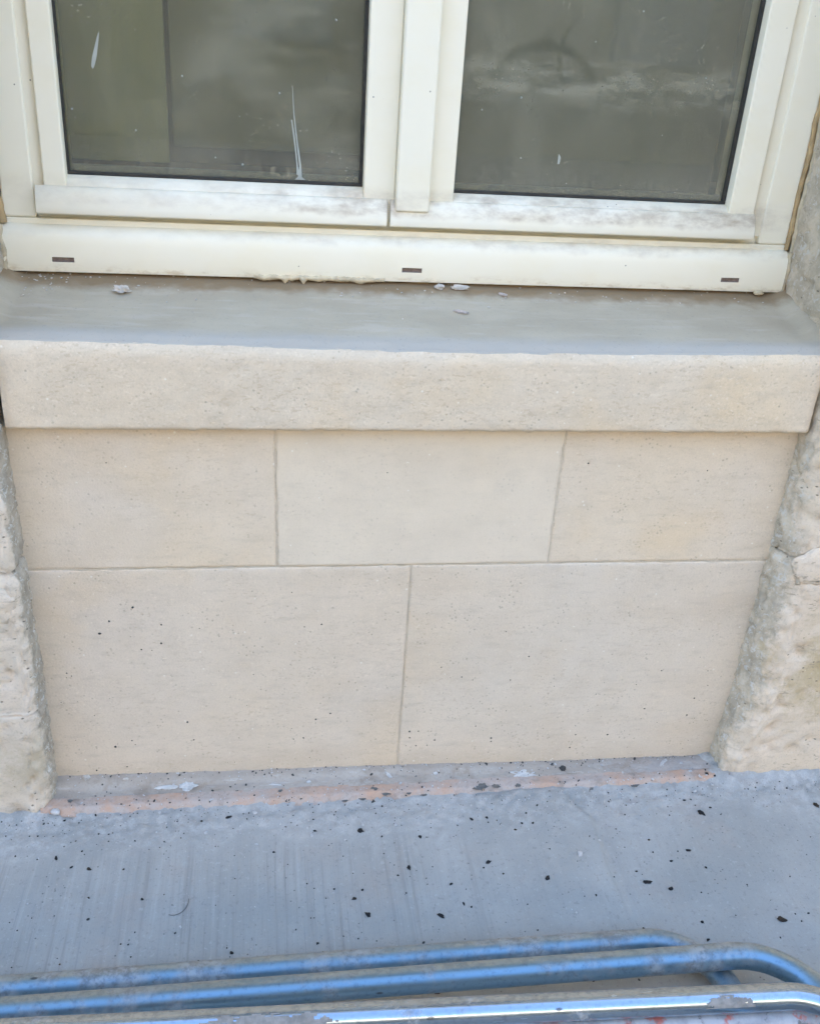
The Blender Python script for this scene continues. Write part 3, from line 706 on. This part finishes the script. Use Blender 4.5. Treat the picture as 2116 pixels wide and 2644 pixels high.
# --- ledge at the foot of the panel: mortar fillet with a terracotta tile edge
xsl = [-.372 + .0065 * i for i in range(int(1.235 / .0065) + 1)]
def ledge_part(y0, y1, fn, mat, name, ny):
    V = []; n = len(xsl)
    for j in range(ny + 1):
        yy = y0 + (y1 - y0) * j / ny
        for x in xsl:
            V.append((x, yy, fn(x, yy)))
    F = [(j * n + i, j * n + i + 1, (j + 1) * n + i + 1, (j + 1) * n + i) for j in range(ny) for i in range(n - 1)]
    return link(name, mesh_from(V, F), mat, BLD, smooth=True)
def backz(x): return .026 - .026 * (x + .356) / 1.2
def fz(x, y):
    t = smooth(.004, -.022, y)
    b0 = backz(x) + .004
    p = Vector((x, y, 0))
    return b0 * (1 - t) + (.0105 - .003 * (x + .36)) * t + .0016 * fbm(p * 30, 4) + .0012 * fbm(p * 95, 3) + .001 * math.sin(x * 9)
def tz(x, y):
    p = Vector((x, y, 3))
    e = smooth(-.057, -.0655 , y + .004 * fbm(Vector((x * 22, 0, 0)), 3))
    return .0115 - .003 * (x + .36) + .0016 * fbm(p * 40, 4) - .012 * e - .0006
ledge_part(.006, -.0405, fz, M['ledge'], 'mortar_ledge', 12)
ledge_part(-.037, -.069, tz, M['tile'], 'tile_edge', 12)

# ------------------------------------------------------------------ the window
WIN = box('window', -.392, .872, .178, .235, .856, 2.7, M['pvc'], BLD)
bpy.data.objects.remove(WIN)
WIN = empty('window', (.24, .16, .86)); WIN.parent = BLD; WIN.location = Vector((.24, .16, .86)) - Vector(BLD.location)
TOP = 2.70
# outer frame: jambs, head and bottom rail
def jamb(name, x0, x1, y0, y1, z0, z1, mat=None, bev=.003):
    return box(name, x0, x1, y0, y1, z0, z1, mat or M['pvc'], WIN, bev)
jamb('frame', -.368, -.322, .163, .24, .934, TOP)
jamb('frame', .797, .846, .163, .24, .934, TOP)
# sloping rebate strips between frame and sash
prism('frame_bevel', [(-.3225, .166), (-.3075, .172), (-.3075, .2), (-.3225, .2)], 'z', .945, TOP, M['pvc'], WIN)
prism('frame_bevel', [(.7975, .166), (.7785, .172), (.7785, .2), (.7975, .2)], 'z', .945, TOP, M['pvc'], WIN)
jamb('frame', -.368, .846, .1635, .24, .905, .9335, None, .002)
box('frame_rebate', -.322, .797, .1735, .235, .9338, .9468, M['pvc_cover'], WIN)
# bottom cover profile with rounded shoulder
cov = [(.149, .8595), (.1475, .866), (.14685, .8745), (.1466, .8815), (.1465, .885), (.1468, .900), (.1485, .910), (.1515, .9175), (.156, .9225), (.161, .9255), (.170, .9262), (.170, .8595)]
SLOTS = (-.2875, .2295, .7535)
st = [-.371]
for xa in SLOTS: st += [xa - .0155, xa + .0155]
st += [.848]
V = [(x, y, z) for x in st for y, z in cov]; n = len(cov); F = [tuple(range(n)), tuple(range((len(st) - 1) * n + n - 1, (len(st) - 1) * n - 1, -1))]
for i in range(len(st) - 1):
    for k in range(n):
        if i % 2 == 1 and k == 2: continue
        F.append((i * n + k, (i + 1) * n + k, (i + 1) * n + (k + 1) % n, i * n + (k + 1) % n))
me = mesh_from(V, F); cv = link('bottom_cover', me, M['pvc_cover'], WIN, smooth=True)
try: me.set_sharp_from_angle(angle=math.radians(35))
except Exception: pass
for xa in SLOTS:
    x0, x1, z0, z1, yf, yb = xa - .0155, xa + .0155, .8745, .8815, .1467, .1525
    V = [(x0, yf, z0), (x1, yf, z0), (x1, yf, z1), (x0, yf, z1), (x0, yb, z0 + .0008), (x1, yb, z0 + .0008), (x1, yb, z1), (x0, yb, z1)]
    link('drain_slot', mesh_from(V, [(0, 1, 5, 4), (1, 2, 6, 5), (2, 3, 7, 6), (3, 0, 4, 7), (4, 5, 6, 7)]), M['slot'], WIN)
# aged foam packed under the cover
V = []; nn = 150
for i in range(nn + 1):
    x = -.372 + 1.222 * i / nn
    for k in range(6):
        t = k / 5
        p = Vector((x * 30, t, 2))
        V.append((x, .166 + .006 * math.sin(t * 3.1) * -1 + .004 * fbm(p, 3), .838 + .03 * t))
link('foam_bead', mesh_from(V, [(i * 6 + k, i * 6 + k + 1, (i + 1) * 6 + k + 1, (i + 1) * 6 + k) for i in range(nn) for k in range(5)]), M['foam_old'], WIN, smooth=True)
# foam that has run out and dripped over the lower edge
V, F = [], []
R = random.Random(9)
drips = [(.005, .030, .003), (.035, .007, .008), (.045, .012, .003), (.063, .007, .009), (.085, .02, .003), (.118, .03, .002), (.15, .018, .005), (.165, .02, .002)]
nn = 120
for i in range(nn + 1):
    x = -.012 + .20 * i / nn
    dz = 0
    for c, wd, hh in drips: dz = max(dz, hh * max(0, 1 - abs(x - c) / wd) ** 1.3)
    dz += .0012 * abs(fbm(Vector((x * 120, 0, 0)), 3))
    taper = smooth(0, .06, i / nn) * smooth(1, .85, i / nn)
    topz = .8655 + .004 * fbm(Vector((x * 60, 4, 0)), 3) * taper
    for k in range(6):
        t = k / 5
        bulge = .003 * math.sin(t * 3.14) * taper
        V.append((x, .1468 - bulge + .004 * (t < .01), topz - (topz - (.8590 - dz * taper)) * t))
link('foam_drip', mesh_from(V, [(i * 6 + k, i * 6 + k + 1, (i + 1) * 6 + k + 1, (i + 1) * 6 + k) for i in range(nn) for k in range(5)]), M['foam'], WIN, smooth=True)

# sashes
def sash(x0, x1, gx0, gx1, gz, glassmat, cap):
    bm = bmesh.new()
    y0, y1 = .1615, .225
    add_box(bm, x0, gx0, y0, y1, .947, TOP - .05, .002)
    add_box(bm, gx1, x1, y0, y1, .947, TOP - .05, .002)
    s = link('sash', bm_mesh(bm), M['pvc'], WIN)
    # bottom rail with a sloped glazing step
    prism('sash_rail', [(.1625, .947), (.1625, .981), (.1665, gz - .006), (.176, gz + .001), (.20, gz + .001), (.20, .947)], 'x', gx0 - .012, gx1 + .012, M['pvc_bar'], WIN)
    box('sash_rail', gx0 - .001, gx1 + .001, .1625, .20, TOP - .12, TOP - .0505, M['pvc'], WIN, .002)
    box('glass', gx0 - .004, gx1 + .004, .1870, .1900, gz - .004, TOP - .11, glassmat, WIN)
    # black gasket round the glass, glazing spacer behind
    gk = .0045
    box('gasket', gx0, gx1, .1795, .1866, gz + .0012, gz + .0012 + gk, M['gasket'], WIN, .0008)
    box('gasket', gx0 + .0002, gx0 + .0032, .1798, .1866, gz + .006, TOP - .125, M['gasket'], WIN)
    box('gasket', gx1 - .0052, gx1 - .0002, .1798, .1866, gz + .006, TOP - .125, M['gasket'], WIN)
    box('glazing_spacer', gx0 + .006, gx1 - .006, .1912, .203, gz + .004, gz + .0135, M['spacer'], WIN)
    return s
sash(-.3070, .1990, -.276, .1515, .9925, M['glass_l'], None)
sash(.2000, .7780, .2885, .7350, .9895, M['glass_r'], None)
# bevelled inner edge on the right sash's left stile
prism('sash_bevel', [(.2750, .1612), (.2890, .172), (.2890, .19), (.2750, .19)], 'z', .9905, TOP - .06, M['pvc'], WIN)
prism('sash_bevel', [(.1650, .1612), (.1512, .172), (.1512, .19), (.1650, .19)], 'z', .9935, TOP - .06, M['pvc'], WIN)
# meeting cover strip
bm = bmesh.new(); add_box(bm, .1985, .2495, .1435, .162, .9655, TOP - .05, .0032, 3)
link('cover_strip', bm_mesh(bm), M['pvc'], WIN)
# weather bars
def wbar(x0, x1):
    pr = [(.1635, .9795), (.1600, .9805), (.1560, .9785), (.1520, .9720), (.1490, .9630), (.1470, .9535), (.1465, .9455), (.1475, .9425), (.1505, .9420), (.1635, .9450)]
    return prism('weather_bar', pr, 'x', x0, x1, M['pvc_bar'], WIN)
wbar(-.3185, .1870); wbar(.1920, .7790)
# sealant along the jambs
def bead(name, pts, rad, mat, seed):
    V, F = [], []; k = 8
    for i, (x, y, z) in enumerate(pts):
        for a in range(k):
            th = a / k * 6.283
            rr = rad * (1 + .5 * fbm(Vector((z * 45, a * .6, seed)), 3))
            V.append((x + math.cos(th) * rr, y + math.sin(th) * rr, z + .0))
    F = [(i * k + a, i * k + (a + 1) % k, (i + 1) * k + (a + 1) % k, (i + 1) * k + a) for i in range(len(pts) - 1) for a in range(k)]
    return link(name, mesh_from(V, F), mat, WIN, smooth=True)
def up(z0, z1, st=.006): return [z0 + st * i for i in range(int((z1 - z0) / st) + 1)]
bead('sealant_bead', [(.8475 + .001 * math.sin(z * 60), .161, z) for z in up(.927, 1.9)], .0042, M['sealant_brown'], 1)
bead('sealant_bead', [(.8535 + .0012 * math.sin(z * 43), .155, z) for z in up(.925, 1.9)], .0040, M['sealant'], 2)
bead('sealant_bead', [(.8500 + .002 * math.sin((z - .86) * 40), .151, z) for z in up(.856, .926, .004)], .0042, M['sealant'], 3)
bead('sealant_bead', [(-.3705 + .002 * math.sin(z * 50), .158, z) for z in up(.927, 1.9)], .0065, M['sealant_brown'], 5)
bead('sealant_bead', [(-.3720 + .003 * math.sin(z * 80), .150, z) for z in up(.862, .926, .004)], .0055, M['sealant'], 6)
# white paint drips and spots on the outer face of the glass
def patch(name, pts, mat, y=.1868, th=.0008):
    V = [(x, y, z) for x, z in pts] + [(x, y - th, z) for x, z in pts]; n = len(pts)
    F = [tuple(range(n)), tuple(range(2 * n - 1, n - 1, -1))] + [(i, (i + 1) % n, n + (i + 1) % n, n + i) for i in range(n)]
    return link(name, mesh_from(V, F), mat, WIN)
patch('paint_drip', DRIP_A, M['drip'])
def ribbon(pts):
    L = [(x - w_, z) for x, z, w_ in pts]; Rr = [(x + w_, z) for x, z, w_ in pts]
    return L + Rr[::-1]
patch('paint_drip', ribbon([(.0455, 1.128, .0003), (.048, 1.090, .0007), (.0525, 1.055, .0010), (.058, 1.018, .0016), (.0575, 1.003, .003), (.058, .999, .008)]), M['drip'])
patch('paint_drip', ribbon([(.0448, 1.082, .0010), (.048, 1.062, .0012), (.051, 1.040, .0010), (.0535, 1.018, .0011), (.0545, 1.006, .002)]), M['drip'], .1866)
patch('paint_drip', DRIP_C, M['drip'])
bm = bmesh.new()
for x, z, r in GSPECK:
    r *= .00024
    c = bm.verts.new((x, .1860, z)); ring = [bm.verts.new((x + math.cos(a) * r * R.uniform(.7, 1.3), .1867, z + math.sin(a) * r * R.uniform(.8, 1.3))) for a in [i * .9 for i in range(7)]]
    for i in range(7): bm.faces.new((c, ring[i], ring[(i + 1) % 7]))
tag(link('paint_spot', bm_mesh(bm), M['drip'], WIN), kind='stuff')
# stop the building's own wall round the window head
# ------------------------------------------------------------------ behind the glass
def board(name, x0, x1, y0, y1, z0, z1, mat, label, cat):
    return tag(box(name, x0, x1, y0, y1, z0, z1, mat, None, .002, origin=((x0 + x1) / 2, (y0 + y1) / 2, z0)), label, cat)
board('leaning_board', -.291, -.141, .290, .302, 1.0005, 2.3, M['board_pale'], 'narrow olive panel standing upright behind the left window pane', 'panel')
board('leaning_board', -.135, .230, .312, .324, 1.0235, 2.3, M['board'], 'wide dull board above a dark brown strip behind the left window pane', 'board')
board('leaning_board', .26, .764, .310, .322, .9, 2.3, M['board_grey'], 'grey board filling the view behind the right window pane', 'board')
board('leaning_board', .768, .83, .285, .297, .9, 2.3, M['board_strip'], 'narrow pale strip at the right edge behind the right window pane', 'panel')
board('inner_window_board', -.45, .23, .236, .46, .955, .985, M['brown_wood'], 'dark brown wooden board along the foot of the left window pane indoors', 'window board')
board('rear_board', -.70, .235, .42, .432, .986, 2.3, M['brown_wood'], 'dark brown strip in the gap at the left edge of the left pane', 'panel')

# ------------------------------------------------------------------ bits lying on the sill
def sill_z(y): return .8125 + .0455 * max(0, (y + .02) / .19)
tag(blob('mortar_lump', (-.201, .103, sill_z(.103) + .004), (.0125, .007, .0075), M['plaster'], 2, None, 3, .6, False, 2.2, flat_bottom=True), 'pale mortar lump lying alone on the left part of the grey sill', 'mortar lump')
tag(blob('plaster_flake', (.296, .070, sill_z(.070) + .0016), (.0125, .0035, .0022), M['plaster_pink'], 4, None, 3, .4, False, 2, -.55), 'pinkish plaster flake near the middle of the grey sill, the one nearer its front edge', 'flake')
tag(blob('plaster_flake', (.372, .127, sill_z(.127) + .0016), (.008, .004, .0022), M['plaster_pink'], 6, None, 3, .4, False, 2, -.9), 'small pale plaster flake on the sill, right of the two stone chips', 'flake')
tag(blob('stone_chip', (.274, .141, sill_z(.141) + .004), (.007, .005, .0045), M['plaster'], 7, None, 3, .5, False, 1.6), 'smaller cream chip wedged under the window cover, left of a longer chip', 'chip')
tag(blob('stone_chip', (.306, .141, sill_z(.141) + .004), (.015, .005, .004), M['plaster'], 9, None, 3, .4, False, 1.6), 'longer cream chip wedged under the middle of the window cover', 'chip')
tag(blob('foam_lump', (.808, .147, sill_z(.147) + .006), (.009, .005, .004), M['foam'], 10, None, 3, .3, True, 1.3), 'yellowish foam lump squeezed out under the right end of the window cover', 'foam lump')
bm = bmesh.new()
for i in range(130):
    x = R.uniform(-.36, .84); y = .16 - abs(R.gauss(0, .035)); r = R.uniform(.0006, .0019)
    if y < -.015: continue
    z = sill_z(y) + r * .2
    if R.random() < .3: x = R.uniform(-.37, -.28)
    mtx = Matrix.Translation((x, y, z)) @ Matrix.Rotation(R.random() * 6, 4, 'Z') @ Matrix.Diagonal((r * R.uniform(.8, 1.8), r, r * .6, 1))
    bmesh.ops.create_icosphere(bm, subdivisions=1, radius=1, matrix=mtx)
tag(link('sill_grit', bm_mesh(bm), M['plaster']), 'scattered pale mortar grit on the grey sill', kind='stuff')

# ------------------------------------------------------------------ bits on the ledge
def lz(x, y): return fz(x, y) if y > -.039 else tz(x, y)
def flat(name, x, y, rx, ry, mat, seed, label, cat, rot=0, h=.0016, sub=3, group=None, amp=.5):
    return tag(blob(name, (x, y, lz(x, y) + h * .4), (rx, ry, h), mat, seed, None, sub, amp, False, 1.8, rot), label, cat, group)
flat('cement_smear', -.170, -.021, .019, .0046, M['white_splash'], 1, 'long white cement smear on the ledge beside a rounder white splash', 'cement smear', .0, .0022, 4, amp=.25)
flat('cement_splash', -.134, -.020, .0125, .0095, M['white_splash'], 2, 'roundish white cement splash on the left part of the ledge', 'cement splash', .3, .003, 4, amp=.7)
flat('stone_chip', -.305, -.004, .0055, .005, M['plaster'], 3, 'tan stone chip on the ledge near the left corner, left of a smaller chip', 'chip', 0, .0035)
flat('stone_chip', -.240, -.007, .005, .0025, M['plaster'], 4, 'tiny tan chip against the panel foot between the left corner and the white smear', 'chip', .1, .0016)
flat('cement_smear', .017, -.029, .010, .002, M['white_splash'], 5, 'thin white cement streak on the ledge left of the middle', 'cement smear', -.1, .0012)
flat('plaster_flake', .075, -.027, .0035, .0026, M['white_splash'], 6, 'small white flake on the grey ledge between a thin streak and a leaf-shaped flake', 'flake', .3, .0012)
flat('plaster_flake', .218, -.017, .003, .0095, M['white_splash'], 7, 'white leaf-shaped flake on the ledge just below the lower stone joint', 'flake', .45, .0016)
flat('plaster_flake', .304, -.020, .0036, .0030, M['white_splash'], 8, 'small white flake on the ledge right of the leaf-shaped flake', 'flake', .2, .0012)
flat('plaster_flake', .740, -.018, .0135, .0032, M['chip'], 9, 'elongated slanting cream flake on the right end of the ledge', 'flake', .75, .002)
flat('plaster_flake', .706, -.062, .0085, .005, M['white_splash'], 10, 'pale flake on the terracotta edge near the right end of the ledge', 'flake', .2, .0012)
flat('cement_splash', .464, -.030, .019, .0085, M['white_splash'], 11, 'faint wide whitish cement splash on the right half of the ledge', 'cement splash', .1, .0008, 4, amp=.8)
flat('seed_husk', .543, -.022, .0058, .0050, M['crumb_grey'], 12, 'dark round husk on the ledge between the whitish splash and the slanting flake', 'husk', .2, .0045)
proto = None
STAINS.sort()
BO = ['first', 'second', 'third', 'fourth', 'fifth', 'sixth', 'seventh', 'eighth', 'ninth', 'tenth', 'eleventh', 'twelfth', 'thirteenth', 'fourteenth', 'fifteenth', 'sixteenth', 'seventeenth', 'eighteenth']
for i, (x, y, r) in enumerate(STAINS):
    o = flat('cement_blot', x, max(y, -.064), r * 1.15, r * .75, M['stain'], 20 + i, BO[i] + ' dark grey cement blot from the left on the terracotta edge', 'cement blot', R.uniform(-.5, .5), .0007, 3, 'cement blots along the ledge', .8)

# ------------------------------------------------------------------ crumbs on the pavement
from mathutils.bvhtree import BVHTree
GV = [v.co.copy() for v in pav.data.vertices]
bvh = BVHTree.FromPolygons(GV, [tuple(p.vertices) for p in pav.data.polygons])
def gz(x, y):
    h = bvh.ray_cast(Vector((x, y, 1)), Vector((0, 0, -1)))
    return h[0].z if h[0] is not None else 0.0
def crumb_mesh(seed, mat, amp=.5):
    bm = bmesh.new(); bmesh.ops.create_icosphere(bm, subdivisions=2, radius=1)
    for v in bm.verts:
        k = 1 + amp * fbm(v.co * 1.7 + Vector((seed * 5.1, seed, 2)), 3)
        v.co *= k
    me = bm_mesh(bm, 'crumb'); me.materials.append(mat); return me
CM = [crumb_mesh(i, M['crumb'] if i < 5 else M['crumb_brown'], .7) for i in range(7)]
GM = [crumb_mesh(i + 9, M['crumb_grey'], .55) for i in range(2)]
WM = [crumb_mesh(i + 20, M['chip'], .6) for i in range(3)]
def place(name, me, x, y, r, label, cat, group, ax=1.0, rot=None, hz=.55):
    o = bpy.data.objects.new(name, me); COL.objects.link(o)
    o.scale = (r * ax, r / ax ** .5, r * hz); o.rotation_euler = (0, 0, R.uniform(0, 6.28) if rot is None else rot)
    z0 = lz(x, y) if (y > -.066 and -.36 < x < .84) else gz(x, y)
    o.location = (x, y, z0 + r * hz * .55)
    return tag(o, label, cat, group)
ORD = ['leftmost', 'second from left', 'third from left', 'fourth from left', 'fifth from left', 'sixth from left', 'seventh from left', 'eighth from left', 'ninth from left', 'tenth from left']
NUM = ['', 'only', 'two', 'three', 'four', 'five', 'six', 'seven', 'eight', 'nine', 'ten']
XB = [(-.235, 'far left'), (-.105, 'left'), (.025, 'centre left'), (.155, 'centre'), (.30, 'centre right'), (.45, 'right'), (.60, 'right of slab edge'), (9, 'far right')]
YB = [(-.395, 'between hoops'), (-.30, 'behind rearmost hoop'), (-.235, 'near hoops'), (-.165, 'mid-pavement'), (-.115, 'nearer wall'), (-.066, 'at wall foot'), (9, 'on ledge')]
def zone(x, y):
    return next(n for l, n in XB if x < l), next(n for l, n in YB if y < l)
def is_grey(x, y, r):
    return (abs(x - .786) < .012 and r > .004) or (x > .95 and y > -.13) or (.70 < x < .80 and -.22 < y < -.15 and r > .003)
def labels(items, kinds):
    cells = {}
    for i, (x, y, r) in enumerate(items): cells.setdefault((kinds[i],) + zone(x, y), []).append(i)
    out = {}
    for (kd, zx, zy), L in cells.items():
        L.sort(key=lambda i: items[i][0])
        for n, i in enumerate(L):
            if len(L) == 1: s = 'only %s to be found %s, %s' % (kd, zy, zx)
            elif len(L) == 2: s = '%s of the two %ss %s, %s' % (('left', 'right')[n], kd, zy, zx)
            else:
                w_ = ORD[n] if n < len(L) - 1 else 'rightmost'
                s = '%s of the %s %ss %s, %s' % (w_, NUM[min(len(L), 10)], kd, zy, zx)
            out[i] = s
    return out
kinds = ['dark grey crumb' if is_grey(*c) else ('pea-sized dark crumb' if c[2] >= .003 else 'small dark crumb') for c in CRUMBS]
LB = labels(CRUMBS, kinds)
for i, (x, y, r) in enumerate(CRUMBS):
    grey = is_grey(x, y, r)
    r2 = max(r, .0009)
    place('crumb', R.choice(GM if grey else CM), x, y, r2 * .85, LB[i], 'crumb', kinds[i] + 's on the pavement', R.uniform(1.0, 1.7) if r2 > .0018 else R.uniform(.9, 1.3))
LC = labels(CHIPS, ['whitish chip'] * len(CHIPS))
for i, (x, y, r) in enumerate(CHIPS):
    place('pale_chip', R.choice(WM), x, y, r * 1.05, LC[i], 'chip', 'whitish chips on the pavement', R.uniform(1, 1.6))
# uncountable grit, thick along the wall foot
bm = bmesh.new(); bm2 = bmesh.new()
for i in range(1050):
    x = R.uniform(-.6, 1.25); y = -.068 - abs(R.gauss(0, .035)) if R.random() < .72 else R.uniform(-.5, -.07)
    if x > .84 or x < -.36: y = min(y, -.075)
    r = abs(R.gauss(0, .0006)) + .00035
    mtx = Matrix.Translation((x, y, gz(x, y) + r * .3)) @ Matrix.Rotation(R.random() * 6, 4, 'Z') @ Matrix.Diagonal((r * R.uniform(.8, 1.7), r, r * .7, 1))
    bmesh.ops.create_icosphere(bm if R.random() < .5 else bm2, subdivisions=1, radius=1, matrix=mtx)
for i in range(700):
    x = R.uniform(-.34, .83); y = R.choice((.001 - abs(R.gauss(0, .006)), -.06 + R.gauss(0, .006), R.uniform(-.06, .0)))
    y = min(y, .001); r = abs(R.gauss(0, .0007)) + .0004
    mtx = Matrix.Translation((x, y, lz(x, max(y, -.066)) + r * .3)) @ Matrix.Rotation(R.random() * 6, 4, 'Z') @ Matrix.Diagonal((r * R.uniform(.8, 2.2), r, r * .7, 1))
    bmesh.ops.create_icosphere(bm if R.random() < .5 else bm2, subdivisions=1, radius=1, matrix=mtx)
tag(link('dark_grit', bm_mesh(bm), M['crumb_grey']), 'fine dark grit along the foot of the wall', kind='stuff')
tag(link('pale_grit', bm_mesh(bm2), M['chip']), 'fine pale grit along the foot of the wall', kind='stuff')

# a bent fibre on the concrete
def sweep(pts, rad, k=12, closed_ends=True):
    V, F = [], []; n = len(pts)
    P = [Vector(p) for p in pts]
    for i in range(n):
        t = (P[min(i + 1, n - 1)] - P[max(i - 1, 0)]).normalized()
        s = t.cross(Vector((0, 0, 1))).normalized(); u = s.cross(t)
        for a in range(k):
            th = a / k * 2 * math.pi
            V.append(P[i] + s * math.cos(th) * rad + u * math.sin(th) * rad)
    F = [(i * k + a, i * k + (a + 1) % k, (i + 1) * k + (a + 1) % k, (i + 1) * k + a) for i in range(n - 1) for a in range(k)]
    if closed_ends: F += [tuple(range(k)), tuple(range((n - 1) * k, n * k))]
    return mesh_from([tuple(v) for v in V], F)
hp = []
for i in range(15):
    a = -1.9 + 2.0 * i / 14
    x, y = -.139 + .021 * math.cos(a), -.259 + .026 * math.sin(a)
    hp.append((x, y, gz(x, y) + .0007))
tag(link('fibre', sweep(hp, .0005, 6), M['hair'], origin=hp[7]), 'short curved dark fibre lying on the concrete left of the middle', 'fibre')

# ------------------------------------------------------------------ steel hoops stacked in front
RT = .0169
def hoop(y_at, slope, x_l, x_r, z, rb, leg_y, mat, label, RT=RT):
    pts = []
    def yl(x): return y_at + slope * x
    # left leg
    for i in range(10): pts.append((x_l, leg_y + (yl(x_l) - rb - leg_y) * i / 10, z))
    for i in range(13):
        a = math.pi - i / 12 * math.pi / 2
        pts.append((x_l + rb + rb * math.cos(a), yl(x_l + rb) - rb + rb * math.sin(a), z))
    for i in range(1, 60):
        x = x_l + rb + (x_r - x_l - 2 * rb) * i / 60
        pts.append((x, yl(x), z + .0006 * math.sin(x * 5)))
    for i in range(25):
        a = math.pi / 2 - i / 24 * math.pi / 2
        pts.append((x_r - rb + rb * math.cos(a), yl(x_r - rb) - rb + rb * math.sin(a), z))
    for i in range(1, 11): pts.append((x_r, yl(x_r - rb) - rb + (leg_y - yl(x_r) + rb) * i / 10, z))
    me = sweep(pts, RT, 28)
    o = link('tube_hoop', me, mat, smooth=True, origin=((x_l + x_r) / 2, yl(0) - .3, z - RT))
    tag(o, label, 'tube hoop', 'steel tube hoops stacked flat on the pavement')
    return o
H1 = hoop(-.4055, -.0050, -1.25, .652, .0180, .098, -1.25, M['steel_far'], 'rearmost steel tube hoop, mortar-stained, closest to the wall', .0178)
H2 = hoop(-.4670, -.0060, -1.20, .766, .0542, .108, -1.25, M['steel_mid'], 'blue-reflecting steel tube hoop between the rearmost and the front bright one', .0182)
H4 = hoop(-.5685, -.0430, -1.10, 1.02, .0880, .105, -1.25, M['painted'], 'tube hoop with worn white and red paint beneath the bright front one')
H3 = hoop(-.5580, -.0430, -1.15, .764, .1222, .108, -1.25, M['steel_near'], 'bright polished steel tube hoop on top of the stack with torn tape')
# torn tape remnants stuck round the bright hoop
def tape(x0, x1, a0, a1, seed, thr):
    V, F = [], []; nu, nv = 46, 16
    for i in range(nu + 1):
        x = x0 + (x1 - x0) * i / nu
        for j in range(nv + 1):
            a = a0 + (a1 - a0) * j / nv
            r = RT + .0007 + .0005 * fbm(Vector((x * 150, a * 3, seed)), 3)
            V.append((x, -.5580 - .043 * x - math.cos(a) * r, .1222 + math.sin(a) * r))
    for i in range(nu):
        for j in range(nv):
            u, v = (i + .5) / nu, (j + .5) / nv
            e = min(u, 1 - u) * 3.0 * (1.4 - v) + .0
            if e + .55 * fbm(Vector((u * 7, v * 3.2, seed)), 4) - .35 * smooth(.6, 1, v) > thr:
                F.append((i * (nv + 1) + j, i * (nv + 1) + j + 1, (i + 1) * (nv + 1) + j + 1, (i + 1) * (nv + 1) + j))
    me = mesh_from(V, F)
    return link('torn_tape', me, M['tape'], H3, smooth=True)
tape(-.085, .085, -.25, 1.45, 3, .18)
tape(.545, .615, .35, 1.25, 6, .30)

# ------------------------------------------------------------------ across the street
OPP = empty('street_building', (0, -10.5, -.12), 'low pale rendered building with grey shutters across the street, seen only mirrored', 'building')  # unseen; height and storey tones set for tube reflections and bounce light
box('wall', -26, 26, -14.5, -10.5, 3.3, 5.3, M['far_wall'], OPP)
box('ground_floor', -26, 26, -14.5, -10.52, -.12, 3.298, M['far_base'], OPP)
box('roof', -26.3, 26.3, -14.8, -10.3, 5.302, 5.4, M['roof'], OPP)
for i in range(7):
    x = -13.5 + i * 4.4
    box('window', x, x + 1.1, -10.48, -10.3, 1.0, 2.7, M['shutter'], OPP)
